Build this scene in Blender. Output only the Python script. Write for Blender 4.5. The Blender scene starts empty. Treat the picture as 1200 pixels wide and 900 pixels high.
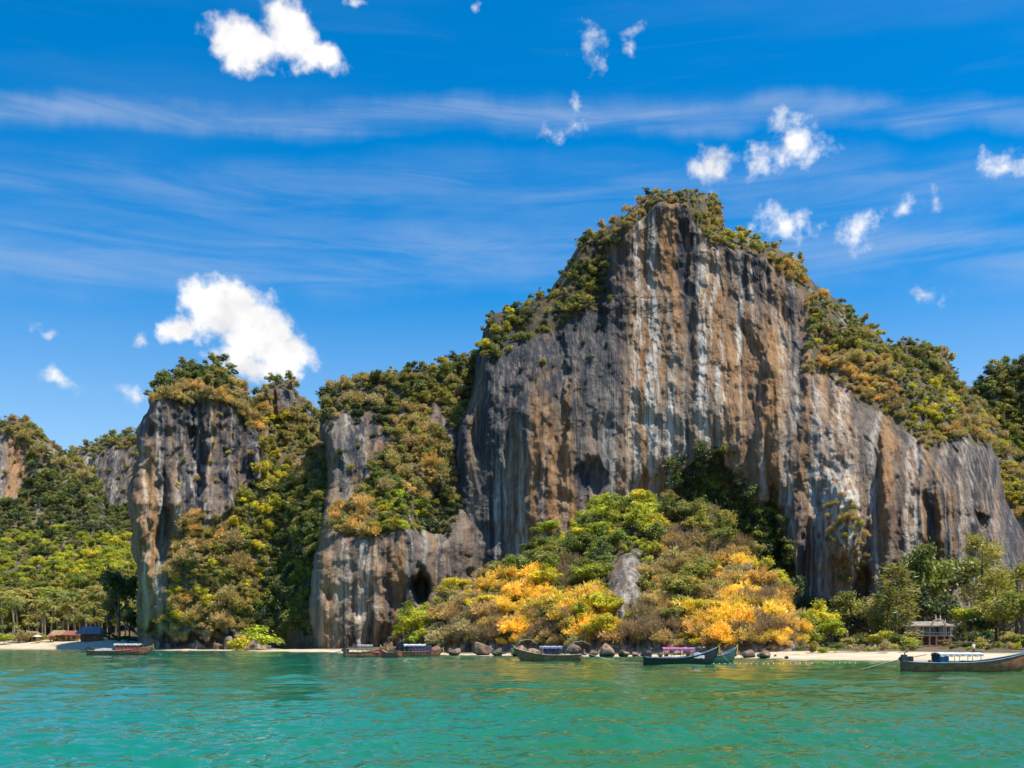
import bpy, bmesh, math, random
import numpy as np
from mathutils import Vector, Matrix

random.seed(7)
rng = np.random.default_rng(11)
S = bpy.context.scene
COL = S.collection
R = math.radians

# ------------------------------------------------------------------ camera
EYE = 2.5          # eye height above the water, standing in a boat
F = 1300.0         # focal length in photograph pixels (1200 wide)
HZ = 750.0         # horizon row
cam_d = bpy.data.cameras.new('camera')
cam = bpy.data.objects.new('camera', cam_d)
COL.objects.link(cam)
cam.location = (0, 0, EYE)
cam.rotation_euler = (R(90), 0, 0)
cam_d.sensor_width = 36
cam_d.lens = 36 * F / 1200
cam_d.shift_y = (HZ - 450) / 1200
cam_d.clip_end = 20000
S.camera = cam

# ------------------------------------------------------------------ light
SUN_EL, SUN_AZ = 64.0, 113.0     # azimuth clockwise from +Y (view direction)
sun_d = bpy.data.lights.new('sun', 'SUN')
sun_d.energy = 4.6
sun_d.angle = R(0.53)
sun_d.color = (1.0, 0.93, 0.80)
sun = bpy.data.objects.new('sun', sun_d)
COL.objects.link(sun)
sd = Vector((math.sin(R(SUN_AZ)) * math.cos(R(SUN_EL)), math.cos(R(SUN_AZ)) * math.cos(R(SUN_EL)), math.sin(R(SUN_EL))))
sun.rotation_euler = (-sd).to_track_quat('-Z', 'Y').to_euler()
sun.location = (0, -50, 300)

S.view_settings.view_transform = 'Standard'
S.view_settings.look = 'None'
S.view_settings.exposure = 0.55
S.view_settings.gamma = 1.0
S.render.engine = 'CYCLES'
S.cycles.use_denoising = True
S.cycles.max_bounces = 6
S.cycles.diffuse_bounces = 3
S.cycles.glossy_bounces = 3
S.cycles.transmission_bounces = 4
S.cycles.use_adaptive_sampling = True
S.cycles.adaptive_threshold = 0.02
S.cycles.caustics_reflective = False
S.cycles.caustics_refractive = False


class NT:
    """small helper around a node tree"""
    def __init__(self, nt):
        self.nt = nt

    def n(self, typ, **kw):
        nd = self.nt.nodes.new(typ)
        for k, v in kw.items():
            if k.startswith('i_'):
                key = k[2:]
                key = int(key) if key.isdigit() else key.replace('_', ' ')
                nd.inputs[key].default_value = v
            else:
                setattr(nd, k, v)
        return nd

    def l(self, a, b):
        self.nt.links.new(a, b)

    def put(self, sock, v):
        if hasattr(v, 'is_output') or hasattr(v, 'links'):
            self.l(v, sock)
        else:
            sock.default_value = v

    def math(self, op, a, b=None, c=None, clamp=False):
        nd = self.nt.nodes.new('ShaderNodeMath')
        nd.operation = op
        nd.use_clamp = clamp
        for i, v in enumerate((a, b, c)):
            if v is not None:
                self.put(nd.inputs[i], v)
        return nd.outputs[0]

    def ramp(self, v, lo, hi, a=0.0, b=1.0):
        nd = self.nt.nodes.new('ShaderNodeMapRange')
        nd.interpolation_type = 'SMOOTHSTEP'
        self.put(nd.inputs[0], v)
        for i, x in enumerate((lo, hi, a, b)):
            nd.inputs[1 + i].default_value = x
        return nd.outputs[0]

    def mix(self, f, a, b, mode='MIX'):
        nd = self.nt.nodes.new('ShaderNodeMix')
        nd.data_type = 'RGBA'
        nd.blend_type = mode
        self.put(nd.inputs[0], f)
        for s, v in ((nd.inputs[6], a), (nd.inputs[7], b)):
            if isinstance(v, tuple) and len(v) == 3:
                v = (*v, 1)
            self.put(s, v)
        return nd.outputs[2]

    def noise(self, vec, scale, detail=4, rough=0.55, dist=0.0, out='Fac'):
        nd = self.nt.nodes.new('ShaderNodeTexNoise')
        if vec is not None:
            self.l(vec, nd.inputs['Vector'])
        nd.inputs['Scale'].default_value = scale
        nd.inputs['Detail'].default_value = detail
        nd.inputs['Roughness'].default_value = rough
        nd.inputs['Distortion'].default_value = dist
        return nd.outputs[out]

    def attr(self, name, typ='GEOMETRY', out='Fac'):
        nd = self.nt.nodes.new('ShaderNodeAttribute')
        nd.attribute_name = name
        nd.attribute_type = typ
        return nd.outputs[out]

    def mapping(self, vec, loc=(0, 0, 0), rot=(0, 0, 0), scale=(1, 1, 1), typ='POINT'):
        nd = self.nt.nodes.new('ShaderNodeMapping')
        nd.vector_type = typ
        self.l(vec, nd.inputs[0])
        nd.inputs[1].default_value = loc
        nd.inputs[2].default_value = rot
        nd.inputs[3].default_value = scale
        return nd.outputs[0]


# ------------------------------------------------------------------ sky
W = bpy.data.worlds.new('World')
S.world = W
W.use_nodes = True
t = NT(W.node_tree)
W.node_tree.nodes.clear()
sky = t.n('ShaderNodeTexSky')
sky.sky_type = 'NISHITA'
sky.sun_disc = False
sky.sun_elevation = R(SUN_EL)
sky.sun_rotation = R(SUN_AZ)
sky.altitude = 0
sky.air_density = 1.0
sky.dust_density = 1.0
sky.ozone_density = 4.0
hs = t.n('ShaderNodeHueSaturation', i_Saturation=1.75, i_Value=1.20, i_Hue=0.498)
t.l(sky.outputs[0], hs.inputs['Color'])
sz_ = t.n('ShaderNodeSeparateXYZ'); tcs = t.n('ShaderNodeTexCoord')
t.l(tcs.outputs['Generated'], sz_.inputs[0])
t.l(t.ramp(sz_.outputs[2], 0.12, 0.52, 1.20, 1.95), hs.inputs['Saturation'])     # haze pales the sky towards the horizon
tc = t.n('ShaderNodeTexCoord')
sx = t.n('ShaderNodeSeparateXYZ')
t.l(tc.outputs['Generated'], sx.inputs[0])
az = t.math('ARCTAN2', sx.outputs[0], sx.outputs[1])
el = t.math('ARCSINE', sx.outputs[2])
ae = t.n('ShaderNodeCombineXYZ')
t.l(az, ae.inputs[0]); t.l(el, ae.inputs[1])
ae = ae.outputs[0]


def azel(px, py):
    x, z = (px - 600) / F, (HZ - py) / F
    return math.atan2(x, 1), math.atan2(z, math.hypot(x, 1))


# warp used to fray cloud outlines
wn = t.n('ShaderNodeTexNoise', i_Scale=22.0, i_Detail=5.0, i_Roughness=0.55)
t.l(tc.outputs['Generated'], wn.inputs['Vector'])
wv = t.n('ShaderNodeVectorMath', operation='MULTIPLY_ADD')
t.l(wn.outputs['Color'], wv.inputs[0])
wv.inputs[1].default_value = (0.026, 0.026, 0)
wv2 = t.n('ShaderNodeVectorMath', operation='ADD')
t.l(ae, wv2.inputs[0]); wv2.inputs[1].default_value = (-0.013, -0.013, 0)
t.l(wv2.outputs[0], wv.inputs[2])
aw = wv.outputs[0]
# (px, py, rx, ry, tilt degrees (counter-clockwise), solidity)
blobs = [
    # big cumulus above the tower
    (258, 365, 52, 42, 0, 1.0), (300, 385, 62, 46, -28, 1.0), (335, 415, 42, 30, -20, 1.0), (212, 383, 30, 18, 20, .8), (275, 345, 40, 26, 0, .9), (290, 425, 50, 22, -18, .75),
    # upper cumulus
    (290, 55, 52, 28, -14, .95), (340, 35, 40, 42, 20, .95), (375, 68, 36, 18, -12, .8), (262, 42, 24, 16, 0, .7),
    # fair-weather puffs
    (690, 66, 19, 34, -14, .50), (741, 34, 17, 6, 0, .42), (739, 52, 9, 8, 0, .42), (676, 116, 8, 9, 0, .40),
    (834, 200, 25, 28, -20, .58), (930, 172, 46, 22, -4, .66), (888, 190, 26, 14, 30, .5), (912, 148, 18, 16, 0, .42),
    (922, 262, 48, 17, -8, .62), (1004, 274, 28, 18, 10, .50), (1056, 240, 18, 12, 20, .46), (1092, 234, 8, 13, 0, .44),
    (1084, 345, 32, 13, -18, .55), (1182, 194, 40, 18, 8, .50),
    (56, 392, 22, 10, -8, .46), (80, 449, 36, 12, -10, .55), (162, 398, 11, 12, -30, .5), (158, 468, 22, 14, -20, .6),
    (556, 9, 5, 6, 0, .42), (414, 0, 12, 5, 0, .5), (655, 146, 26, 12, 0, .3),
    # the same weather beyond the frame
    (-260, 240, 90, 40, 8, .8), (1480, 330, 80, 30, -6, .7), (1700, 120, 100, 46, 10, .8), (-520, 420, 90, 34, 0, .8), (520, -260, 120, 50, 5, .8), (1000, -420, 90, 40, 5, .7),
]
fld = None
for (bx, by, rx, ry, tl, so) in blobs:
    a0, e0 = azel(bx, by)
    k = math.cos(math.atan2((bx - 600) / F, 1)) ** 1.6 / F
    gr = 1.08 if so > 0.70 else 1.15
    so = so if so > 0.70 else so * 0.66
    v = t.mapping(aw, (a0, e0, 0), (0, 0, R(tl)), (rx * k * gr, ry * k * gr, 1), 'TEXTURE')
    ln = t.n('ShaderNodeVectorMath', operation='LENGTH')
    t.l(v, ln.inputs[0])
    d = t.math('MULTIPLY_ADD', ln.outputs['Value'], -so, so)   # solidity at the middle, 0 at the rim
    fld = d if fld is None else t.math('MAXIMUM', fld, d)
n1 = t.noise(tc.outputs['Generated'], 30, 8, 0.56)
n2 = t.noise(tc.outputs['Generated'], 11, 4, 0.5)
n3 = t.noise(tc.outputs['Generated'], 85, 6, 0.55)
dens = t.math('ADD', fld, t.math('ADD', t.math('MULTIPLY_ADD', n1, 0.85, -0.45), t.math('MULTIPLY_ADD', n3, 0.75, -0.38)))
cum = t.ramp(dens, 0.0, 0.50)
# thin cirrus, long streaks lying across the sky
cv = t.mapping(tc.outputs['Generated'], (0.3, 0.1, 0), (0, R(-4), 0), (2.2, 2.2, 17.0))
c1 = t.noise(cv, 1.0, 6, 0.48, 0.35)
cv2 = t.mapping(tc.outputs['Generated'], (2.3, 1.1, 0.4), (0, R(3), 0), (3.5, 3.5, 46.0))
c2 = t.noise(cv2, 1.3, 7, 0.6, 0.8)
cir = t.math('ADD', t.ramp(c1, 0.44, 0.80, 0, 0.62), t.ramp(c2, 0.50, 0.86, 0, 0.36))
# the long ribbon of cirrus that crosses the view
rib_w = t.noise(t.mapping(ae, (0, 0, 0), (0, 0, 0), (6, 2, 1)), 1.0, 6, 0.58)
el_p = t.math('ARCTAN2', sx.outputs[2], t.math('ABSOLUTE', sx.outputs[1]))     # height of a band that runs straight across
rib_e = t.math('ADD', el_p, t.math('MULTIPLY_ADD', rib_w, 0.062, -0.031))
def band(py, half, amt):
    e0 = math.atan2(HZ - py, F)
    dd = t.math('ABSOLUTE', t.math('SUBTRACT', rib_e, e0))
    return t.math('MULTIPLY', t.ramp(dd, 0, half / F, 1, 0), amt)
cn = t.noise(t.mapping(ae, (0, 0, 0), (0, 0, R(-3)), (5, 44, 1)), 1.0, 8, 0.60, 0.7)
rib = t.math('ADD', band(134, 24, 0.50), t.math('ADD', band(218, 46, 0.30), band(300, 56, 0.42)))
rib = t.math('MULTIPLY', rib, t.ramp(cn, 0.30, 0.72, 0.12, 1.0))
cir = t.math('ADD', t.math('MULTIPLY', cir, 0.10), t.math('MULTIPLY', rib, 0.80), clamp=True)
cir = t.math('MULTIPLY', cir, t.ramp(sx.outputs[2], 0.0, 0.10))
lit = t.ramp(t.math('ADD', t.math('MULTIPLY', n2, 0.8), t.math('MULTIPLY', n1, 0.6)), 0.50, 0.82)
cloudcol = t.mix(lit, (4.9, 4.95, 5.2), (7.2, 7.15, 7.05))
skyc = t.mix(cir, hs.outputs[0], (3.9, 4.35, 5.2))
skyc = t.mix(cum, skyc, cloudcol)
bg = t.n('ShaderNodeBackground')
t.l(skyc, bg.inputs['Color'])
bg.inputs['Strength'].default_value = 0.105
wo = t.n('ShaderNodeOutputWorld')
t.l(bg.outputs[0], wo.inputs[0])


# ------------------------------------------------------------------ numpy noise
def _h(ix, iy, iz, seed):
    h = (ix.astype(np.int64) * 374761393 + iy.astype(np.int64) * 668265263 + iz.astype(np.int64) * 2147483647 + seed * 1274126177) & 0xFFFFFFFF
    h = ((h ^ (h >> 13)) * 1274126177) & 0xFFFFFFFF
    h = ((h ^ (h >> 16)) * 2246822519) & 0xFFFFFFFF
    return ((h ^ (h >> 15)) & 0xFFFFFF).astype(np.float64) / 0xFFFFFF


def vn(x, y, z, seed=0):
    """value noise, -1..1"""
    x, y, z = np.broadcast_arrays(np.asarray(x, float), np.asarray(y, float), np.asarray(z, float))
    ix, iy, iz = np.floor(x), np.floor(y), np.floor(z)
    fx, fy, fz = x - ix, y - iy, z - iz
    fx = fx * fx * (3 - 2 * fx); fy = fy * fy * (3 - 2 * fy); fz = fz * fz * (3 - 2 * fz)
    r = 0
    for dx in (0, 1):
        wx = fx if dx else 1 - fx
        for dy in (0, 1):
            wy = fy if dy else 1 - fy
            for dz in (0, 1):
                wz = fz if dz else 1 - fz
                r = r + wx * wy * wz * _h(ix + dx, iy + dy, iz + dz, seed)
    return r * 2 - 1


def fbm(x, y, z, oct=4, seed=0, gain=0.5):
    s, a, tot = 0, 1.0, 0
    for o in range(oct):
        s = s + a * vn(x * 2 ** o, y * 2 ** o, z * 2 ** o, seed + o * 17)
        tot += a
        a *= gain
    return s / tot * 1.5


def sstep(a, b, x):
    q = np.clip((x - a) / (b - a), 0, 1)
    return q * q * (3 - 2 * q)


def inpoly(px, py, poly):
    px, py = np.asarray(px, float), np.asarray(py, float)
    c = np.zeros(px.shape, bool)
    n = len(poly)
    for i in range(n):
        x0, y0 = poly[i]
        x1, y1 = poly[(i + 1) % n]
        if y0 == y1:
            continue
        m = ((y0 > py) != (y1 > py)) & (px < (x1 - x0) * (py - y0) / (y1 - y0) + x0)
        c ^= m
    return c


def pt(px, py, Y):
    return ((px - 600) * Y / F, Y, EYE + (HZ - py) * Y / F)


def mesh_np(name, verts, faces, smooth=True):
    """verts (n,3) array, faces (m,4) or (m,3) array"""
    me = bpy.data.meshes.new(name)
    k = faces.shape[1]
    me.vertices.add(len(verts)); me.loops.add(faces.size); me.polygons.add(len(faces))
    me.vertices.foreach_set('co', np.ascontiguousarray(verts, dtype=np.float32).ravel())
    me.loops.foreach_set('vertex_index', np.ascontiguousarray(faces, dtype=np.int32).ravel())
    me.polygons.foreach_set('loop_start', np.arange(0, faces.size, k, dtype=np.int32))
    me.polygons.foreach_set('loop_total', np.full(len(faces), k, dtype=np.int32))
    if smooth:
        me.polygons.foreach_set('use_smooth', np.ones(len(faces), dtype=bool))
    me.update(calc_edges=True)
    return me


def add_attr(me, name, arr):
    a = me.attributes.new(name, 'FLOAT', 'POINT')
    a.data.foreach_set('value', np.ascontiguousarray(arr, dtype=np.float32).ravel())


def link(name, me, mat=None, parent=None):
    o = bpy.data.objects.new(name, me)
    COL.objects.link(o)
    if mat is not None:
        me.materials.clear()
        me.materials.append(mat)
    if parent is not None:
        o.parent = parent
    return o


def tag(o, label, cat=None, group=None, kind=None):
    o['label'] = label
    if cat: o['category'] = cat
    if group: o['group'] = group
    if kind: o['kind'] = kind
    return o


def empty(name, loc=(0, 0, 0), rz=0.0, scale=1.0):
    o = bpy.data.objects.new(name, None)
    COL.objects.link(o)
    o.location = loc
    o.rotation_euler = (0, 0, rz)
    o.scale = (scale,) * 3
    o.empty_display_size = 0.2
    return o


# ------------------------------------------------------------------ materials
def new_mat(name):
    m = bpy.data.materials.new(name)
    m.use_nodes = True
    m.node_tree.nodes.clear()
    tt = NT(m.node_tree)
    out = tt.n('ShaderNodeOutputMaterial')
    return m, tt, out


def simple(name, col, rough=0.6, var=0.25, scale=3.0, bump=0.0, metal=0.0):
    m, tt, out = new_mat(name)
    g = tt.n('ShaderNodeNewGeometry')
    tcx = tt.n('ShaderNodeTexCoord')
    nz = tt.noise(tcx.outputs['Object'], scale, 5, 0.6)
    c = tt.mix(tt.ramp(nz, 0.3, 0.7), tuple(x * (1 - var) for x in col), tuple(min(1, x * (1 + var)) for x in col))
    p = tt.n('ShaderNodeBsdfPrincipled', i_Roughness=rough, i_Metallic=metal)
    tt.l(c, p.inputs['Base Color'])
    if bump:
        b = tt.n('ShaderNodeBump', i_Strength=bump, i_Distance=0.05)
        tt.l(nz, b.inputs['Height']); tt.l(b.outputs[0], p.inputs['Normal'])
    tt.l(p.outputs[0], out.inputs[0])
    return m


def rock_mat():
    m, tt, out = new_mat('limestone')
    g = tt.n('ShaderNodeNewGeometry')
    pos = g.outputs['Position']
    warm, dark, pale, veg = (tt.attr(n) for n in ('warm', 'dark', 'pale', 'veg'))
    st = tt.mapping(pos, (0, 0, 0), (0, 0, 0), (1.1, 0.5, 0.035))      # drip streaks
    s1 = tt.noise(st, 1.0, 6, 0.62, 0.35)
    st2 = tt.mapping(pos, (7, 3, 0), (0, 0, 0), (0.30, 0.2, 0.02))
    s2 = tt.noise(st2, 1.0, 5, 0.6, 0.5)
    iso = tt.noise(pos, 0.35, 7, 0.65)
    fine = tt.noise(pos, 2.2, 5, 0.7)
    # grey limestone
    c = tt.mix(tt.ramp(iso, 0.3, 0.7), (0.175, 0.152, 0.128), (0.285, 0.245, 0.200))
    # iron-stained ochre
    wf = tt.math('MULTIPLY', warm, tt.ramp(s2, 0.18, 0.72, 0.25, 1.25), clamp=True)
    och = tt.mix(tt.ramp(s1, 0.3, 0.72), (0.290, 0.140, 0.055), (0.440, 0.280, 0.140))
    c = tt.mix(wf, c, och)
    # pale calcite runs, plus the sunlit buttress patch painted into the colour
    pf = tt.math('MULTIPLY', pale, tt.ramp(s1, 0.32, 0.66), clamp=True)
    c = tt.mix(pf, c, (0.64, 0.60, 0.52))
    # black lichen and water streaks
    df = tt.math('MULTIPLY', dark, tt.ramp(tt.math('ADD', tt.math('MULTIPLY', s1, 0.75), tt.math('MULTIPLY', s2, 0.45)), 0.80, 0.46, 0.22, 1.0), clamp=True)
    c = tt.mix(df, c, tt.mix(fine, (0.034, 0.038, 0.048), (0.080, 0.084, 0.095)))
    st3 = tt.mapping(pos, (3, 9, 0), (0, 0, 0), (2.6, 1.0, 0.022))
    s3 = tt.noise(st3, 1.0, 4, 0.6, 0.25)
    rockf = tt.math('SUBTRACT', 1.0, veg, clamp=True)
    c = tt.mix(tt.math('MULTIPLY', rockf, tt.ramp(s3, 0.60, 0.74, 0, 0.55)), c, (0.40, 0.37, 0.32))
    c = tt.mix(tt.math('MULTIPLY', rockf, tt.ramp(s3, 0.42, 0.28, 0, 0.60)), c, (0.055, 0.050, 0.048))
    # soil, moss and dry grass on what is flat enough to hold it
    soil = tt.mix(tt.ramp(iso, 0.35, 0.65), (0.045, 0.055, 0.018), (0.15, 0.11, 0.04))
    vf = tt.math('MULTIPLY', veg, tt.ramp(tt.math('ADD', fine, iso), 0.80, 1.15), clamp=True)
    c = tt.mix(vf, c, soil)
    c = tt.mix(0.18, c, tt.mix(tt.ramp(fine, 0.3, 0.75), (0.25, 0.25, 0.25), (1, 1, 1)), 'MULTIPLY')
    p = tt.n('ShaderNodeBsdfPrincipled', i_Roughness=0.93)
    p.inputs['Specular IOR Level'].default_value = 0.2
    tt.l(c, p.inputs['Base Color'])
    h = tt.math('ADD', tt.math('MULTIPLY', s1, 0.6), tt.math('ADD', tt.math('MULTIPLY', iso, 0.9), tt.math('MULTIPLY', fine, 0.5)))
    b = tt.n('ShaderNodeBump', i_Strength=0.85, i_Distance=1.3)
    tt.l(h, b.inputs['Height']); tt.l(b.outputs[0], p.inputs['Normal'])
    tt.l(p.outputs[0], out.inputs[0])
    return m


def leaf_mat():
    """one leaf material; each plant carries its own leaf colour in its property tint"""
    m, tt, out = new_mat('leaf')
    tint = tt.attr('tint', 'INSTANCER', 'Color')
    lv = tt.attr('lv')                               # differs from leaf cluster to leaf cluster
    g = tt.n('ShaderNodeNewGeometry')
    nz = tt.noise(g.outputs['Position'], 0.22, 3, 0.5)
    hsn = tt.n('ShaderNodeHueSaturation')
    tt.l(tint, hsn.inputs['Color'])
    tt.l(tt.math('MULTIPLY_ADD', lv, -0.024, 0.512), hsn.inputs['Hue'])
    tt.l(tt.math('ADD', tt.math('MULTIPLY', lv, 0.85), tt.math('MULTIPLY_ADD', nz, 0.5, 0.50)), hsn.inputs['Value'])
    d = tt.n('ShaderNodeBsdfPrincipled', i_Roughness=0.55)
    d.inputs['Specular IOR Level'].default_value = 0.55
    tr = tt.n('ShaderNodeBsdfTranslucent')
    tt.l(hsn.outputs[0], d.inputs[0])
    tt.l(tt.mix(1.0, hsn.outputs[0], (1.25, 1.2, 0.7), 'MULTIPLY'), tr.inputs[0])
    mx = tt.n('ShaderNodeMixShader', i_0=0.36)
    tt.l(d.outputs[0], mx.inputs[1]); tt.l(tr.outputs[0], mx.inputs[2])
    tt.l(mx.outputs[0], out.inputs[0])
    return m


ROCK = rock_mat()
LEAF = leaf_mat()
BARK = simple('bark', (0.13, 0.10, 0.075), 0.9, 0.35, 2.0)
PALE_BARK = simple('pale_bark', (0.32, 0.27, 0.21), 0.9, 0.3, 2.0)

# ------------------------------------------------------------------ shoreline, ground, water
SH = np.array([(-900, 748.0 + 6), (-300, 758.5), (0, 760.2), (100, 761), (160, 762), (215, 762.5), (300, 763.2), (400, 765), (470, 767), (560, 768.5), (700, 769.5), (850, 771),
               (900, 772.5), (1000, 774.3), (1060, 775), (1200, 776), (1500, 778), (2200, 780)])


def shore_Y(px):
    return EYE * F / (np.interp(px, SH[:, 0], SH[:, 1]) - HZ)


def shore_s(X, Y):
    """metres inland of the waterline along the line of sight (negative: out on the water)"""
    px = 600 + F * X / np.maximum(Y, 1.0)
    return Y - shore_Y(px), px


def ground_z(X, Y):
    s, px = shore_s(X, Y)
    s = s + 1.8 * fbm(X / 22.0, Y / 22.0, 0.3, 3, 5)
    left = sstep(260, 150, px)
    mid = sstep(860, 900, px)
    slope = 0.035 + 0.075 * left + 0.012 * mid
    top = 1.3 + 2.2 * left + 0.35 * mid
    z = np.where(s < 0, s * 0.06, top * (1 - np.exp(-np.maximum(s, 0) * slope / top)))
    return np.maximum(z, -3.0) + 0.05 * fbm(X / 3.0, Y / 3.0, 0, 3, 9) * (s > 0)


def build_ground():
    ys = np.concatenate([np.linspace(90, 380, 260), np.geomspace(384, 2000, 34)])
    us = np.linspace(-1.0, 1.0, 420)
    Yg, U = np.meshgrid(ys, us, indexing='ij')
    X = U * (Yg * 0.95 + 60)
    Z = ground_z(X, Yg)
    v = np.stack([X, Yg, Z], -1).reshape(-1, 3)
    nr, nc = Yg.shape
    i = np.arange(nr * nc).reshape(nr, nc)
    f = np.stack([i[:-1, :-1], i[:-1, 1:], i[1:, 1:], i[1:, :-1]], -1).reshape(-1, 4)
    me = mesh_np('ground', v, f)
    m, tt, out = new_mat('sand')
    g = tt.n('ShaderNodeNewGeometry')
    sp = tt.n('ShaderNodeSeparateXYZ'); tt.l(g.outputs['Position'], sp.inputs[0])
    n = tt.noise(g.outputs['Position'], 0.25, 6, 0.6)
    n2 = tt.noise(g.outputs['Position'], 2.0, 5, 0.6)
    c = tt.mix(tt.ramp(n, 0.3, 0.7), (0.46, 0.36, 0.22), (0.60, 0.50, 0.34))
    c = tt.mix(tt.ramp(sp.outputs[2], 0.16, 0.02), c, (0.34, 0.28, 0.19))         # wet edge
    inland = tt.ramp(tt.attr('inland'), 0.2, 0.8)
    c = tt.mix(inland, c, tt.mix(n2, (0.06, 0.05, 0.02), (0.16, 0.12, 0.06)))
    p = tt.n('ShaderNodeBsdfPrincipled', i_Roughness=0.95)
    tt.l(c, p.inputs['Base Color'])
    b = tt.n('ShaderNodeBump', i_Strength=0.5, i_Distance=0.15)
    tt.l(n2, b.inputs['Height']); tt.l(b.outputs[0], p.inputs['Normal'])
    tt.l(p.outputs[0], out.inputs[0])
    s, px = shore_s(X, Yg)
    lim = np.interp(px, [0, 160, 200, 400, 470, 860, 900, 1200], [46, 46, 14, 10, 3, 3, 17, 17])
    add_attr(me, 'inland', sstep(lim, lim + 12, s + 3 * fbm(X / 9, Yg / 9, 0, 3, 2)))
    o = link('beach', me, m)
    tag(o, 'pale sand beach and ground behind it under the cliffs', kind='structure')


def build_water():
    ys = np.concatenate([np.linspace(-40, 12, 20)[:-1], np.arange(12, 46, 0.13), np.arange(46, 90, 0.32), np.arange(90, 420, 1.3), np.geomspace(425, 2200, 20)])
    us = np.linspace(-1, 1, 520)
    Yg, U = np.meshgrid(ys, us, indexing='ij')
    X = U * (np.maximum(Yg, 12) * 0.56 + 8 + np.maximum(Yg - 420, 0) * 1.0)
    Z = np.zeros_like(X)
    r = np.random.default_rng(3)
    for k in range(54):
        lam = 0.38 * (9.0 / 0.38) ** (k / 53) * r.uniform(0.9, 1.1)
        th = r.normal(-1.35, 0.62)
        kk = 2 * math.pi / lam
        kx, ky = kk * math.cos(th), kk * math.sin(th)
        steep = 0.068 if lam < 1.1 else 0.019
        fade = 1 - sstep(14 * lam ** 1.0 + 12, 60 * lam + 40, Yg)
        ph = kx * X + ky * Yg + r.uniform(0, 6.28)
        w = np.sin(ph)
        Z += steep / kk * fade * (w + 0.25 * np.cos(2 * ph))
    # gusts leave smoother and rougher lanes
    Z *= 0.72 + 0.55 * sstep(-0.5, 0.6, fbm(X / 16, Yg / 30, 0.5, 3, 4))
    v = np.stack([X, Yg, Z], -1).reshape(-1, 3)
    nr, nc = Yg.shape
    i = np.arange(nr * nc).reshape(nr, nc)
    f = np.stack([i[:-1, :-1], i[:-1, 1:], i[1:, 1:], i[1:, :-1]], -1).reshape(-1, 4)
    me = mesh_np('water', v, f)
    s, px = shore_s(X, Yg)
    add_attr(me, 'shoal', np.exp(np.minimum(s, 0) / 16.0))
    add_attr(me, 'deep', sstep(900, 250, px + 110 * fbm(X / 40, Yg / 60, 0.2, 3, 8)) * sstep(0, -30, s))
    m, tt, out = new_mat('sea')
    g = tt.n('ShaderNodeNewGeometry')
    pos = g.outputs['Position']
    big = tt.noise(tt.mapping(pos, scale=(0.03, 0.05, 1)), 1.0, 4, 0.55)
    c = tt.mix(tt.ramp(big, 0.3, 0.7), (0.034, 0.118, 0.020), (0.010, 0.138, 0.060))
    c = tt.mix(tt.attr('deep'), c, (0.008, 0.160, 0.104))
    c = tt.mix(tt.math('MULTIPLY', tt.attr('shoal'), 0.75), c, (0.12, 0.30, 0.12))
    p = tt.n('ShaderNodeBsdfPrincipled', i_Roughness=0.03, i_IOR=1.333)
    tt.l(c, p.inputs['Base Color'])
    b1 = tt.noise(tt.mapping(pos, scale=(1.0, 1.6, 1)), 2.6, 4, 0.6, 0.3)
    b2 = tt.noise(tt.mapping(pos, scale=(0.5, 1.1, 1)), 1.0, 3, 0.55, 0.4)
    b = tt.n('ShaderNodeBump', i_Strength=0.5, i_Distance=0.07)
    tt.l(tt.math('ADD', tt.math('MULTIPLY', b1, 0.4), b2), b.inputs['Height'])
    tt.l(b.outputs[0], p.inputs['Normal'])
    tt.l(p.outputs[0], out.inputs[0])
    o = link('water', me, m)
    tag(o, 'rippled turquoise and green sea water of the bay', kind='structure')


build_ground()
build_water()


# ------------------------------------------------------------------ cliffs and hills
def rbf(pts, px, py):
    P = np.array(pts, float)
    c = 25.0
    def ker(ax, ay, bx, by):
        return np.sqrt((ax - bx) ** 2 + (ay - by) ** 2 + c * c)
    n = len(P)
    A = np.zeros((n + 1, n + 1))
    A[:n, :n] = ker(P[:, 0][:, None], P[:, 1][:, None], P[:, 0][None], P[:, 1][None]) + np.eye(n) * 1e-3
    A[:n, n] = 1; A[n, :n] = 1
    w = np.linalg.solve(A, np.append(P[:, 2], 0))
    o = np.full(px.shape, w[n])
    for k in range(n):
        o += w[k] * ker(px, py, P[k, 0], P[k, 1])
    return o


MASS = {}


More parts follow.
